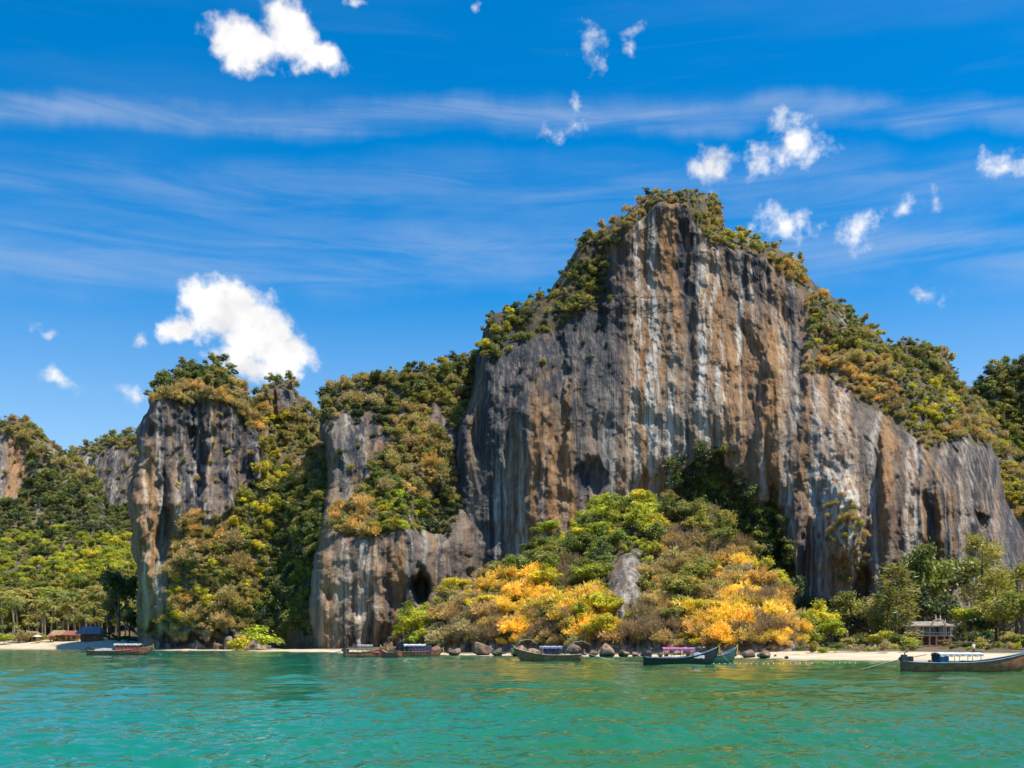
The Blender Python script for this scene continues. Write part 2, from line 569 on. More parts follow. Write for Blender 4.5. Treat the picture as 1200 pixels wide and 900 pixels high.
class Mass:
    """A hill or crag as stacked plan outlines: for each level the left and right extent, the depth of its front and a rounded back."""
    def __init__(self, key, name, label, left, right, depth, thick, drop=0, round_l=(20, 14), round_r=(20, 14), round_t=(18, 14),
                 dpy=1.5, dpx=1.5, flute=1.0, veg=(), bare=(), veg_all=False, zones=(), rough_out=3.0, seed=1):
        n_keep = 3
        left = [(a + (drop if i < len(left) - n_keep else 0), b) for i, (a, b) in enumerate(left)]
        right = [(a + (drop if i < len(right) - n_keep else 0), b) for i, (a, b) in enumerate(right)]
        La, Ra = np.array(left, float), np.array(right, float)
        self.top = max(La[0, 0], Ra[0, 0]); self.bot = min(La[-1, 0], Ra[-1, 0])
        rows = np.arange(self.bot, self.top - 1e-6, -dpy)
        self.rows = rows
        L = np.interp(rows, La[:, 0], La[:, 1]); Rr = np.interp(rows, Ra[:, 0], Ra[:, 1])
        L = L + rough_out * fbm(rows / 13.0, seed * 3.1, 0.2, 3, seed); Rr = Rr + rough_out * fbm(rows / 13.0, seed * 5.7, 0.8, 3, seed + 3)
        self.L, self.R = L, Rr
        nf = int((Rr - L).max() / dpx)
        u = np.linspace(0, 1, nf)
        PX = L[:, None] + (Rr - L)[:, None] * u[None]
        PY = np.repeat(rows[:, None], nf, 1)
        # silhouette row above every column
        xs = np.arange(L.min(), Rr.max() + 1, 1.0)
        T = np.full(xs.shape, self.bot)
        for r_, l_, rr_ in zip(rows, L, Rr):
            T[(xs >= l_) & (xs <= rr_)] = r_
        dt = PY - np.interp(PX, xs, T)
        def rnd(d, spec):
            q = 1 - np.clip(d / spec[0], 0, 1)
            return spec[1] * (1 - np.sqrt(np.maximum(1 - q * q, 0)))
        rd = np.sqrt(rnd(PX - L[:, None], round_l) ** 2 + rnd(Rr[:, None] - PX, round_r) ** 2 + rnd(dt, round_t) ** 2)
        Y = rbf(depth, PX, PY)
        wx = PX + 7 * fbm(PX / 26, PY / 26, seed, 3, seed + 40)
        wy = PY + 7 * fbm(PX / 26, PY / 26, seed + 7.7, 3, seed + 50)
        vg = np.ones_like(PX) if veg_all else np.zeros_like(PX)
        for p in veg:
            vg[inpoly(wx, wy, p)] = 1
        for p in bare:
            vg[inpoly(wx, wy, p)] = 0
        # soften
        for _ in range(3):
            vg[1:-1, 1:-1] = (vg[1:-1, 1:-1] * 2 + vg[:-2, 1:-1] + vg[2:, 1:-1] + vg[1:-1, :-2] + vg[1:-1, 2:]) / 6
        X0 = (PX - 600) * Y / F
        Z0 = EYE + (HZ - PY) * Y / F
        a = flute * (1 - 0.6 * vg)
        wob = 2.2 * fbm(X0 / 18, Z0 / 18, seed, 2, seed + 60)
        Xs = X0 + wob
        disp = 4.0 * fbm(Xs / 26, Z0 / 60, seed, 3, seed + 1)
        rg = 1 - np.abs(vn(Xs / 6.5, Z0 / 45, seed * 1.3, seed + 2)) * 2
        disp -= 0.85 * rg
        rg2 = 1 - np.abs(vn(Xs / 2.6, Z0 / 22, seed * 1.9, seed + 4)) * 2
        disp -= 0.6 * rg2
        disp -= 0.45 * (1 - np.abs(vn(Xs / 1.25, Z0 / 14, seed * 2.3, seed + 14)) * 2)
        # blocky ledges and overhangs
        led = fbm(Xs / 12, Z0 / 9, seed + 3, 4, seed + 5)
        disp += 1.3 * np.sign(led) * np.abs(led) ** 0.8
        hol = fbm(Xs / 7, Z0 / 22, seed + 9, 3, seed + 6)
        disp += 1.4 * sstep(0.5, 0.75, hol)
        blk = fbm(Xs / 5.0, Z0 / 6.0, seed + 2, 3, seed + 31)
        disp += 0.9 * np.floor(blk * 3.0) / 3.0
        disp += 0.8 * fbm(X0 / 2.0, Z0 / 3.0, seed, 3, seed + 7)
        Y = Y + rd + a * disp + vg * 1.2 * fbm(X0 / 6, Z0 / 6, 3, 3, seed + 9)
        self.delta(Y, PX, PY)
        X = (PX - 600) * Y / F
        Z = EYE + (HZ - PY) * Y / F
        self.P = np.stack([X, Y, Z], -1)
        self.nf = nf
        # normals
        du = np.gradient(self.P, axis=1); dv = np.gradient(self.P, axis=0)
        nr_ = np.cross(du, dv); nr_ /= np.linalg.norm(nr_, axis=-1, keepdims=True) + 1e-9
        self.N = nr_
        # back
        nb = 30
        vv = np.linspace(0, 1, nb + 2)[1:-1]
        ends, beg = self.P[:, -1], self.P[:, 0]
        th = thick * np.clip((rows - self.top) / 60 + 0.15, 0.15, 1)
        B = ends[:, None] * (1 - vv)[None, :, None] + beg[:, None] * vv[None, :, None]
        B[..., 1] += th[:, None] * np.sin(math.pi * vv)[None] ** 0.6 + 3 * fbm(B[..., 0] / 12, B[..., 2] / 20, 5, 3, seed + 8)
        full = np.concatenate([self.P, B], 1)
        nr, nc = full.shape[:2]
        i = np.arange(nr * nc).reshape(nr, nc)
        j = np.roll(i, -1, 1)
        f = np.stack([i[:-1], j[:-1], j[1:], i[1:]], -1).reshape(-1, 4)
        # lid: join front and back of the top row
        last = i[-1]
        k = nc // 2
        aa, bb = last[:k], last[::-1][:k]
        lid = np.stack([aa[:-1], aa[1:], bb[1:], bb[:-1]], -1)
        f = np.concatenate([f, lid])
        me = mesh_np(name, full.reshape(-1, 3), f)
        # rust, black lichen and calcite stains; zones add tone, one a painted sun patch
        h = np.clip(dt / 120.0, 0, 1)
        stx = PX + 5 * fbm(PX / 30, PY / 40, 2.0, 2, seed + 20)
        c1 = fbm(stx / 16, PY / 240, 1.0, 4, seed + 21)
        c2 = fbm(stx / 7, PY / 150, 4.0, 4, seed + 22)
        warm = 0.52 + 0.75 * c1
        dark = 0.34 + 1.0 * c2 + 0.55 * (1 - h) ** 1.5
        pale = 0.16 + 0.9 * fbm(stx / 9, PY / 300, 8.0, 3, seed + 23)
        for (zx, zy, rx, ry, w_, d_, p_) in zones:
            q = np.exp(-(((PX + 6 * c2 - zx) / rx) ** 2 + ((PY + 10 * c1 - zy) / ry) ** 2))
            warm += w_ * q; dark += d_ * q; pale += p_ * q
        pad = np.zeros((nr, nb))
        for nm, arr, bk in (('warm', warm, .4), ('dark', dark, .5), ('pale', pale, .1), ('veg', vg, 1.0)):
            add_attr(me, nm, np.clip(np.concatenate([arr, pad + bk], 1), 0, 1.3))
        self.o = link(name, me, ROCK)
        tag(self.o, label, kind='structure')
        MASS[key] = self

    def delta(self, Y, PX, PY):
        pass

    def at(self, px, py):
        r = int(round((self.bot - py) / (self.rows[0] - self.rows[1])))
        if r < 0 or r >= len(self.rows):
            return None
        w = self.R[r] - self.L[r]
        u = (px - self.L[r]) / max(w, 1e-6)
        if u < 0 or u > 1:
            return None
        c = int(round(u * (self.nf - 1)))
        return self.P[r, c], self.N[r, c]


def pits(spec):
    """hollows and bulges: (px, py, rx, ry, metres back)"""
    def d(self, Y, PX, PY):
        wx = PX + 5.0 * fbm(PX / 11, PY / 15, 4.4, 3, 91)
        wy = PY + 9.0 * fbm(PX / 9, PY / 15, 8.8, 3, 92)
        for (x, y, rx, ry, dm) in spec:
            q = ((wx - x) / rx) ** 2 + ((wy - y) / ry) ** 2
            Y += dm * np.exp(-q * q)
    return d


# far hills behind the left beach
for key, nm, lab, lf, rt, base, sd_ in (
    ('far_b', 'hill', 'far forested hill with grey cliff band, beside the crag tower',
     [(503, 150), (508, 125), (511, 115), (520, 89), (535, 72), (600, 40), (720, 20), (760, 20), (775, 20)],
     [(503, 166), (520, 190), (600, 215), (720, 225), (760, 230), (775, 230)], 25, 31),
    ('far_a', 'hill', 'far forested hill with tan cliff patch above the palm beach',
     [(484, 20), (491, -2), (500, -30), (560, -80), (640, -120), (740, -140), (760, -140), (775, -140)],
     [(484, 32), (491, 38), (507, 49), (518, 67), (530, 80), (560, 110), (640, 150), (740, 165), (760, 168), (775, 170)], 0, 33)):
    Mass(key, nm, lab, lf, rt,
         [(x, y, Y + base) for x in (-60, 60, 160) for y, Y in ((484, 540), (560, 520), (610, 495), (660, 430), (700, 385), (748, 352))],
         120, drop=6, round_l=(30, 25), round_r=(30, 25), round_t=(20, 20), dpy=2.0, dpx=2.2, flute=1.1, veg_all=True,
         bare=([[(-40, 502), (8, 508), (32, 518), (40, 545), (30, 590), (8, 592), (-40, 600)], [(44, 530), (56, 528), (58, 560), (44, 562)]] if key == 'far_a' else
               [[(76, 535), (100, 530), (118, 545), (98, 566), (80, 566)], [(108, 532), (135, 524), (160, 528), (160, 590), (128, 604), (112, 585)]]),
         zones=[(20, 550, 60, 50, .5, -.2, .1), (130, 560, 50, 50, .1, .1, .3)], seed=sd_)

# hills behind the right end
Mass('back_far', 'hill', 'distant dark green hill behind the end of the tall cliff',
     [(405, 1225), (413, 1200), (420, 1191), (431, 1164), (449, 1144), (500, 1130), (700, 1110), (760, 1100), (775, 1100)],
     [(405, 1245), (450, 1300), (600, 1350), (700, 1380), (760, 1400), (775, 1400)],
     [(x, y, Y) for x in (1130, 1300) for y, Y in ((405, 420), (600, 400), (770, 380))], 120, drop=6, veg_all=True, dpy=2.2, dpx=2.4, seed=41)
Mass('back_near', 'hill', 'scrub covered shoulder hill rising behind the tall cliff rim',
     [(394, 1060), (396, 1049), (400, 1042), (420, 1020), (600, 1000), (700, 1000), (760, 1000), (775, 1000)],
     [(394, 1075), (404, 1102), (431, 1120), (458, 1142), (480, 1160), (530, 1190), (600, 1235), (700, 1290), (760, 1300), (775, 1310)],
     [(x, y, Y) for x in (1040, 1200) for y, Y in ((394, 335), (480, 322), (600, 300), (770, 285))], 90, drop=7, veg_all=True,
     bare=[[(1052, 405), (1072, 402), (1066, 440), (1056, 440)]], dpy=2.0, dpx=2.0, seed=43)

# crag tower and its spire
Mass.delta = pits([])
Mass('spire', 'limestone_spire', 'scrubby limestone spire standing behind the crag tower',
     [(439, 322), (447, 307), (462, 295), (484, 285), (600, 272), (700, 270), (760, 270), (775, 270)],
     [(439, 334), (449, 347), (473, 356), (484, 373), (500, 385), (560, 400), (700, 415), (760, 420), (775, 420)],
     [(280, 450, 305), (330, 440, 310), (390, 520, 315), (330, 560, 294), (330, 650, 276), (330, 750, 262), (375, 560, 282), (380, 650, 259), (380, 750, 251)], 50, drop=7,
     round_l=(14, 12), round_r=(18, 14), round_t=(14, 12), veg_all=True, bare=[[(318, 455), (334, 452), (346, 470), (340, 490), (322, 488)]], dpy=1.7, dpx=1.7, seed=51)
Mass.delta = pits([(230, 540, 10, 60, 5), (285, 540, 14, 45, 6), (190, 600, 8, 50, 4), (165, 742, 22, 9, 7), (230, 750, 70, 5, 4), (162, 620, 9, 12, -4), (205, 590, 9, 40, -3)])
Mass('tower', 'limestone_crag', 'tall limestone crag tower with overhanging grey face and bushy top',
     [(422, 240), (427, 216), (438, 191), (451, 180), (467, 176), (500, 162), (533, 160), (578, 149), (609, 153), (649, 156), (684, 162), (729, 158), (757, 168), (775, 165)],
     [(422, 255), (435, 275), (458, 289), (484, 298), (520, 312), (560, 325), (600, 340), (700, 352), (757, 360), (775, 362)],
     [(160, 480, 278), (230, 440, 285), (290, 480, 288), (170, 600, 270), (230, 560, 276), (300, 560, 283), (330, 600, 285), (200, 700, 269), (270, 680, 269), (340, 690, 276), (180, 755, 272), (270, 755, 264), (345, 755, 268)],
     60, drop=6, round_l=(14, 12), round_r=(26, 16), round_t=(30, 20), flute=1.0, rough_out=4.0,
     veg=[[(168, 475), (180, 440), (250, 412), (300, 455), (315, 510), (292, 505), (272, 478), (240, 470), (215, 478), (192, 468)],
          [(298, 470), (330, 500), (362, 620), (365, 765), (255, 742), (190, 728), (198, 690), (206, 630), (225, 605), (258, 612), (275, 590), (306, 560), (302, 500)]],
     zones=[(175, 560, 22, 110, .55, -.10, .10), (250, 500, 60, 60, .2, .3, -.1), (240, 545, 35, 80, -.2, .55, 0), (285, 540, 20, 60, -.3, .6, 0), (172, 680, 16, 60, .3, -.2, .1), (240, 745, 60, 15, .2, -.1, .1)], seed=53)
Mass.delta = pits([(492, 686, 9, 17, 11), (455, 650, 30, 30, 1.5), (505, 600, 22, 35, 6)])
Mass('middle', 'limestone_crag', 'lower limestone crag with a bushy ledge above a bare grey wall',
     [(402, 575), (407, 556), (418, 522), (427, 478), (433, 455), (440, 416), (449, 391), (462, 382), (482, 373), (520, 381), (560, 384), (610, 374), (649, 367), (711, 362), (755, 364), (775, 364)],
     [(402, 600), (500, 610), (700, 620), (755, 620), (775, 620)],
     [(400, 450, 290), (470, 430, 292), (560, 410, 296), (400, 520, 272), (470, 500, 283), (540, 500, 284), (410, 570, 268), (460, 570, 262), (530, 580, 272), (400, 622, 250), (460, 625, 249), (530, 630, 262), (370, 650, 250), (370, 750, 248),
      (440, 700, 246), (440, 755, 246), (540, 700, 262), (590, 700, 275), (590, 450, 300)], 60, drop=8, round_l=(14, 12), round_t=(14, 10), flute=0.85,
     veg=[[(370, 485), (391, 440), (565, 398), (565, 470), (545, 510), (530, 505), (516, 470), (492, 505), (472, 470), (455, 515), (440, 480), (420, 492), (402, 480), (388, 505)],
          [(386, 614), (393, 598), (428, 578), (440, 545), (462, 515), (478, 480), (500, 500), (528, 520), (536, 590), (528, 628), (480, 622), (440, 632), (400, 630)]],
     zones=[(410, 540, 30, 45, -.2, .6, -.2), (470, 480, 60, 30, -.1, .3, 0), (400, 690, 30, 60, .1, -.35, .45), (460, 680, 22, 40, .5, -.2, .1), (515, 600, 25, 70, -.2, .35, .1), (520, 700, 30, 50, .1, .25, .2)], seed=57)

# the tall cliff
Mass.delta = pits([(800, 300, 8, 60, 1.6), (808, 400, 7, 70, 1.4), (690, 560, 18, 18, 2.5), (845, 605, 44, 54, 2), (700, 330, 12, 70, 4), (560, 480, 10, 60, 3),
                   (880, 445, 16, 60, 4), (905, 620, 9, 50, 4), (1010, 690, 10, 26, 5), (990, 615, 22, 50, -8), (1090, 620, 9, 60, 4), (1150, 610, 10, 10, 4), (760, 590, 30, 30, 3),
                   (735, 300, 14, 80, -2.5), (655, 480, 10, 120, 3), (625, 520, 20, 120, -2), (950, 420, 10, 40, -3), (1040, 560, 9, 60, -3), (935, 640, 10, 60, -3)])
MAIN_TOP = [(715, 287), (735, 250), (770, 220), (842, 226), (852, 268), (838, 292), (815, 262), (800, 238), (772, 238), (742, 262), (722, 290)]
MAIN_LEFT = [(560, 418), (573, 358), (640, 336), (690, 264), (724, 264), (712, 300), (706, 345), (680, 372), (650, 385), (622, 398), (592, 402), (578, 430)]
MAIN_RIGHT = [(846, 268), (907, 276), (960, 322), (1030, 380), (1152, 488), (1174, 545), (1160, 522), (1130, 515), (1085, 528), (1050, 492), (995, 462), (975, 444), (940, 436), (950, 392), (940, 345), (900, 306), (850, 290)]
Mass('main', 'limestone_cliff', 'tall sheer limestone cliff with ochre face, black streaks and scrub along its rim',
     [(222, 762), (226, 752), (236, 742), (249, 732), (258, 727), (270, 692), (276, 680), (302, 667), (324, 653), (342, 642), (344, 629), (356, 607), (364, 573), (413, 560), (449, 556), (502, 534), (560, 532), (620, 525), (700, 520), (755, 516), (775, 515)],
     [(222, 826), (227, 836), (240, 844), (266, 850), (272, 875), (278, 891), (284, 907), (298, 933), (329, 956), (353, 991), (382, 1022), (415, 1060), (450, 1108), (485, 1145), (530, 1170), (583, 1178), (620, 1202), (700, 1240), (755, 1260), (775, 1265)],
     [(540, 720, 270), (560, 600, 272), (570, 450, 274), (600, 370, 285), (650, 600, 270), (650, 450, 274), (690, 290, 292), (720, 500, 276), (720, 650, 276), (770, 240, 292), (790, 500, 278), (790, 700, 276), (850, 300, 292), (860, 560, 277), (860, 700, 272),
      (920, 450, 277), (920, 600, 268), (940, 720, 262), (1000, 400, 290), (1000, 520, 262), (1000, 640, 256), (1000, 740, 255), (1100, 480, 278), (1100, 560, 258), (1100, 700, 254), (1180, 600, 266), (1200, 700, 262), (1250, 700, 270)],
     70, drop=5, round_l=(14, 12), round_r=(46, 30), round_t=(16, 10), dpy=1.25, dpx=1.25, flute=0.62, veg=[MAIN_TOP, MAIN_LEFT, MAIN_RIGHT,
      [(785, 560), (815, 540), (850, 528), (868, 580), (915, 602), (935, 690), (880, 690), (800, 650)]],
     zones=[(605, 430, 75, 90, -.45, .95, -.15), (650, 345, 60, 60, -.45, .9, -.35), (565, 590, 36, 100, -.5, .65, .45), (655, 610, 42, 90, .7, -.5, .1), (635, 470, 10, 90, .5, -.5, 0), (698, 400, 26, 110, -.4, .85, -.4), (692, 560, 20, 26, -.6, 1.0, -.4),
            (765, 450, 48, 150, .65, -.75, .12), (762, 400, 7, 140, -.3, -.3, .9), (860, 430, 60, 130, .60, -.6, .1), (825, 400, 5, 110, -.3, -.4, 1.1), (868, 400, 6, 110, -.3, -.4, 1.1), (845, 470, 4, 90, -.2, -.4, .9),
            (808, 400, 9, 130, -.4, .6, -.5), (800, 290, 10, 40, .8, -.2, -.3), (785, 500, 12, 40, -.4, -.5, 1.0), (790, 300, 60, 50, .1, .15, 0), (900, 600, 40, 70, .5, -.3, .1), (880, 445, 20, 60, .3, .35, -.2),
            (780, 570, 60, 40, .45, -.3, -.1), (1000, 560, 80, 100, .25, -.35, .2), (985, 600, 22, 45, .2, -1.2, 1.4), (1120, 590, 80, 80, .30, .30, -.25), (960, 690, 40, 40, .3, -.1, .15), (915, 400, 8, 60, -.2, -.2, .7),  # strongest pale zone paints sunlight on the buttress into the rock colour
            (840, 250, 40, 26, -.2, .4, 0), (905, 330, 40, 30, -.2, .4, 0)], rough_out=2.2, seed=61)

# knoll in front
KNOLL_BARE = [(712, 652), (752, 648), (756, 726), (724, 728), (712, 705)]
Mass.delta = pits([(733, 688, 20, 34, -5), (790, 670, 12, 20, 3)])
Mass('knoll', 'knoll', 'bushy rocky knoll at the water in front of the tall cliff',
     [(570, 775), (575, 730), (582, 700), (600, 665), (625, 615), (645, 590), (665, 560), (690, 500), (720, 480), (745, 470), (757, 466), (780, 462)],
     [(570, 800), (580, 825), (600, 850), (620, 868), (650, 893), (680, 915), (700, 925), (740, 938), (757, 945), (780, 950)],
     [(480, 745, 206), (500, 700, 214), (560, 760, 188), (560, 700, 204), (600, 650, 226), (640, 760, 182), (660, 700, 196), (680, 640, 222), (740, 760, 178), (740, 690, 194), (740, 620, 222), (770, 585, 240), (840, 760, 172), (840, 700, 190),
      (830, 630, 222), (900, 760, 168), (900, 700, 186), (880, 650, 210), (935, 755, 166)], 40, drop=22, round_l=(24, 14), round_r=(24, 14), round_t=(24, 14), dpy=1.5, dpx=1.5, flute=0.75, veg_all=True,
     bare=[KNOLL_BARE, [(460, 748), (700, 744), (940, 748), (940, 790), (460, 790)]], zones=[(735, 690, 22, 40, .1, -.3, .7), (700, 758, 300, 10, .2, -.1, .2)], seed=71)
Mass.delta = pits([])


# ------------------------------------------------------------------ plants
TINT = {   # leaf colours
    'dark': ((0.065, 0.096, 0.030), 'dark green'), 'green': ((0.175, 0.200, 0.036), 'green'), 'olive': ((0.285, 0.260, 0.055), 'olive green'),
    'lime': ((0.360, 0.380, 0.028), 'bright green'), 'yellow': ((0.50, 0.45, 0.030), 'yellow green'), 'gold': ((0.74, 0.53, 0.085), 'golden'),
    'orange': ((0.53, 0.375, 0.125), 'straw brown'), 'tan': ((0.385, 0.305, 0.130), 'dry tan'), 'brown': ((0.270, 0.195, 0.105), 'leafless brown'),
}


def quads(c, nrm, size, aspect, r):
    """leaf kites: centres, facing directions, half length, width ratio"""
    n = len(c)
    a = r.normal(size=(n, 3))
    a -= nrm * (a * nrm).sum(1, keepdims=True)
    a /= np.linalg.norm(a, axis=1, keepdims=True) + 1e-9
    b = np.cross(nrm, a)
    L = size[:, None] * r.uniform(0.7, 1.3, (n, 1))
    v = np.stack([c - a * L, c + b * L * aspect, c + a * L, c - b * L * aspect], 1)
    return v


def unit(v):
    return v / (np.linalg.norm(v, axis=-1, keepdims=True) + 1e-9)


def blades(c, d, length, width, r):
    """thin sprays that start at c and point along d"""
    n = len(c)
    s = unit(np.cross(d, r.normal(size=(n, 3))))
    L = length * r.uniform(0.6, 1.3, (n, 1))
    Wd = width * r.uniform(0.7, 1.3, (n, 1))
    return np.stack([c, c + d * L * 0.45 + s * Wd, c + d * L, c + d * L * 0.45 - s * Wd], 1)


def finish(name, vs, lv):
    v = np.concatenate(vs).reshape(-1, 3)
    f = np.arange(len(v)).reshape(-1, 4)
    me = mesh_np(name, v, f, smooth=False)
    add_attr(me, 'lv', np.repeat(np.concatenate(lv), 4))
    me.materials.append(LEAF)
    return me


def crown_mesh(name, seed, n_cl, per, zc, rx, rz, cl_r, leaf):
    """broadleaf crown: uneven boughs, each carrying loose leaf clusters, gaps between them"""
    r = np.random.default_rng(seed)
    vs, lv = [], []
    n_b = max(4, n_cl // 4)
    for b in range(n_b):
        d = unit(r.normal(size=3) * np.array([1, 1, 0.9]))
        if d[2] < -0.25: d[2] *= -0.7
        reach = r.uniform(0.55, 1.15)
        for k in range(max(2, int(round(n_cl / n_b * r.uniform(0.6, 1.4))))):
            q = reach * r.uniform(0.35, 1.0)
            c = np.array([d[0] * rx * q, d[1] * rx * q, zc + d[2] * rz * q]) + r.normal(size=3) * cl_r * 0.55
            R_ = cl_r * r.uniform(0.45, 1.25)
            m = int(per * r.uniform(0.5, 1.3))
            dd = unit(r.normal(size=(m, 3)) + np.array([0, 0, 0.3]) + 0.3 * d)
            p = c + dd * R_ * np.abs(r.normal(0.75, 0.32, (m, 1))) * np.array([1.15, 1.15, 0.75])
            nn = unit(dd * 0.6 + r.normal(size=(m, 3)) * 0.6 + np.array([0, 0, 0.25]))
            vs.append(quads(p, nn, leaf * r.uniform(0.6, 1.25, m), 0.55, r))
            lv.append(np.clip(0.5 + r.normal() * 0.24 + r.normal(size=m) * 0.14, 0, 1))
    return finish(name, vs, lv)


def spray_mesh(name, seed, n_cl, per, zc, rx, rz, length, width, up=0.6, droop=0.0):
    """dry or feathery plant: thin sprays in loose tufts"""
    r = np.random.default_rng(seed)
    vs, lv = [], []
    for k in range(n_cl):
        d = unit(r.normal(size=3))
        if d[2] < -0.2: d[2] *= -0.5
        q = r.uniform(0.3, 1.0) ** 0.6
        c = np.array([d[0] * rx * q, d[1] * rx * q, zc + d[2] * rz * q])
        m = int(per * r.uniform(0.6, 1.4))
        dd = unit(r.normal(size=(m, 3)) * 0.75 + d * 0.8 + np.array([0, 0, up - droop]))
        p = c + r.normal(size=(m, 3)) * length * 0.42
        vs.append(blades(p, dd, length, width, r))
        lv.append(np.clip(0.5 + r.normal() * 0.22 + r.normal(size=m) * 0.15, 0, 1))
    return finish(name, vs, lv)


def casuarina_mesh(name, seed):
    r = np.random.default_rng(seed)
    vs, lv = [], []
    for k in range(46):
        z = r.uniform(0.14, 0.97)
        w = 0.25 * (1 - z) ** 0.55 * min(1, (z + 0.12) * 2.2) + 0.035
        th = r.uniform(0, 6.28)
        q = r.uniform(0.3, 1.0)
        c = np.array([math.cos(th) * w * q, math.sin(th) * w * q, z])
        m = int(42 * r.uniform(0.6, 1.4))
        dd = unit(r.normal(size=(m, 3)) * 0.5 + np.array([math.cos(th) * 0.7, math.sin(th) * 0.7, 0.15]))
        p = c + r.normal(size=(m, 3)) * np.array([0.035, 0.035, 0.035])
        vs.append(blades(p, dd, 0.060, 0.0085, r))
        lv.append(np.clip(0.5 + r.normal() * 0.2 + r.normal(size=m) * 0.12, 0, 1))
    return finish(name, vs, lv)


def tubes(paths, sides=6):
    """paths: list of [(x,y,z,r), ...]"""
    V, Fc = [], []
    for P in paths:
        P = np.array(P, float)
        base = len(V)
        for i, q in enumerate(P):
            tng = P[min(i + 1, len(P) - 1), :3] - P[max(i - 1, 0), :3]
            tng = tng / (np.linalg.norm(tng) + 1e-9)
            ref = np.array([1, 0, 0]) if abs(tng[0]) < 0.8 else np.array([0, 1, 0])
            a = np.cross(tng, ref); a /= np.linalg.norm(a); b = np.cross(tng, a)
            for k in range(sides):
                an = 2 * math.pi * k / sides
                V.append(q[:3] + q[3] * (a * math.cos(an) + b * math.sin(an)))
        for i in range(len(P) - 1):
            for k in range(sides):
                k2 = (k + 1) % sides
                Fc.append((base + i * sides + k, base + i * sides + k2, base + (i + 1) * sides + k2, base + (i + 1) * sides + k))
        e = base + (len(P) - 1) * sides
        if sides % 2 == 0:
            for st in (base, e):
                for k in range(1, sides // 2):
                    pass
    return np.array(V), np.array(Fc)


def trunk_mesh(name, seed, h_fork, crown_r, crown_z, rad):
    r = np.random.default_rng(seed)
    l = r.normal() * 0.03
    paths = [[(0, 0, -0.08, rad * 1.5), (0, 0, 0.02, rad * 1.15), (l, l * 0.5, h_fork * 0.6, rad), (l * 1.5, l, h_fork, rad * 0.85), (l * 2, l * 1.2, crown_z, rad * 0.4)]]
    for k in range(5):
        th = k * 1.257 + r.uniform(-0.3, 0.3)
        q = crown_r * r.uniform(0.55, 0.95)
        z0 = h_fork * r.uniform(0.7, 1.2)
        x1, y1, z1 = math.cos(th) * q, math.sin(th) * q, crown_z + r.uniform(-0.1, 0.12)
        paths.append([(l * 1.2, l * 0.8, z0, rad * 0.55), (x1 * 0.5, y1 * 0.5, z0 * 0.45 + z1 * 0.55, rad * 0.4), (x1, y1, z1, rad * 0.16)])
    v, f = tubes(paths)
    me = mesh_np(name, v, f)
    me.materials.append(BARK)
    return me


def palm_meshes(seed):
    r = np.random.default_rng(seed)
    ln = r.normal() * 0.07
    path = [(ln * q * q, ln * 0.4 * q, q * 0.86 - 0.04, 0.020 - 0.008 * q) for q in np.linspace(0, 1, 8)]
    v, f = tubes([path])
    tm = mesh_np('palm_trunk', v, f); tm.materials.append(PALE_BARK)
    top = np.array(path[-1][:3])
    vs, lv = [], []
    for k in range(17):
        th = k * 2.4 + r.uniform(-0.2, 0.2)
        e0 = r.uniform(-0.1, 1.1)
        L = 0.30 * r.uniform(0.8, 1.15)
        pts = []
        p = top.copy(); e = e0
        for i in range(7):
            pts.append(p.copy())
            p = p + L / 6 * np.array([math.cos(th) * math.cos(e), math.sin(th) * math.cos(e), math.sin(e)])
            e -= 0.27
        pts = np.array(pts)
        side = np.array([-math.sin(th), math.cos(th), 0])
        for i in range(6):
            tng = unit(pts[i + 1] - pts[i])
            for sgn in (-1, 1):
                c = pts[i:i + 1] + (pts[i + 1] - pts[i]) * np.array([[0.0], [0.5]])
                d = unit(np.repeat((side * sgn + tng * 0.7 + np.array([0, 0, -0.45]))[None], 2, 0))
                w = np.repeat((tng * 0.013)[None], 2, 0)
                q = 0.095 * (1 - abs(i - 2.5) / 6)
                vs.append(np.stack([c, c + d * q * 0.4 + w, c + d * q, c + d * q * 0.4 - w], 1))
                lv.append(np.full(2, np.clip(0.5 + r.normal() * 0.15, 0, 1)))
    cm = finish('palm_crown', vs, lv)
    return tm, cm


BUSH = [crown_mesh('bush', 100 + i, 16, 95, 0.40, 0.46, 0.46, 0.17, 0.044) for i in range(7)]
DRY = [spray_mesh('dry_bush', 140 + i, 22, 60, 0.36, 0.46, 0.42, 0.17, 0.020) for i in range(4)]
BARE = [spray_mesh('bare_bush', 160 + i, 20, 34, 0.42, 0.42, 0.42, 0.22, 0.010, 0.9) for i in range(3)]
CROWN = [crown_mesh('tree_crown', 180 + i, 30, 115, 0.60, 0.38, 0.36, 0.120, 0.029) for i in range(7)]
TRUNK = [trunk_mesh('tree_trunk', 200 + i, 0.34, 0.30, 0.62, 0.026) for i in range(3)]
CASU = [casuarina_mesh('casuarina_crown', 220 + i) for i in range(3)]
v_, f_ = tubes([[(0, 0, -0.05, 0.022), (0, 0, 0.3, 0.016), (0.01, 0, 0.7, 0.009), (0, 0, 0.95, 0.003)]])
CASU_TRUNK = mesh_np('casuarina_trunk', v_, f_); CASU_TRUNK.materials.append(BARK)
PALM = [palm_meshes(240 + i) for i in range(3)]
DSTEM = mesh_np('stem', *tubes([[(0, 0, -0.1, 0.02), (0.02, 0.01, 0.3, 0.013), (0.1, 0.02, 0.62, 0.005)], [(0, 0, 0.05, 0.015), (-0.12, 0.06, 0.4, 0.009), (-0.22, 0.08, 0.6, 0.003)], [(0, 0, 0.1, 0.013), (0.08, -0.14, 0.45, 0.007), (0.1, -0.24, 0.62, 0.003)]]))
DSTEM.materials.append(BARK)


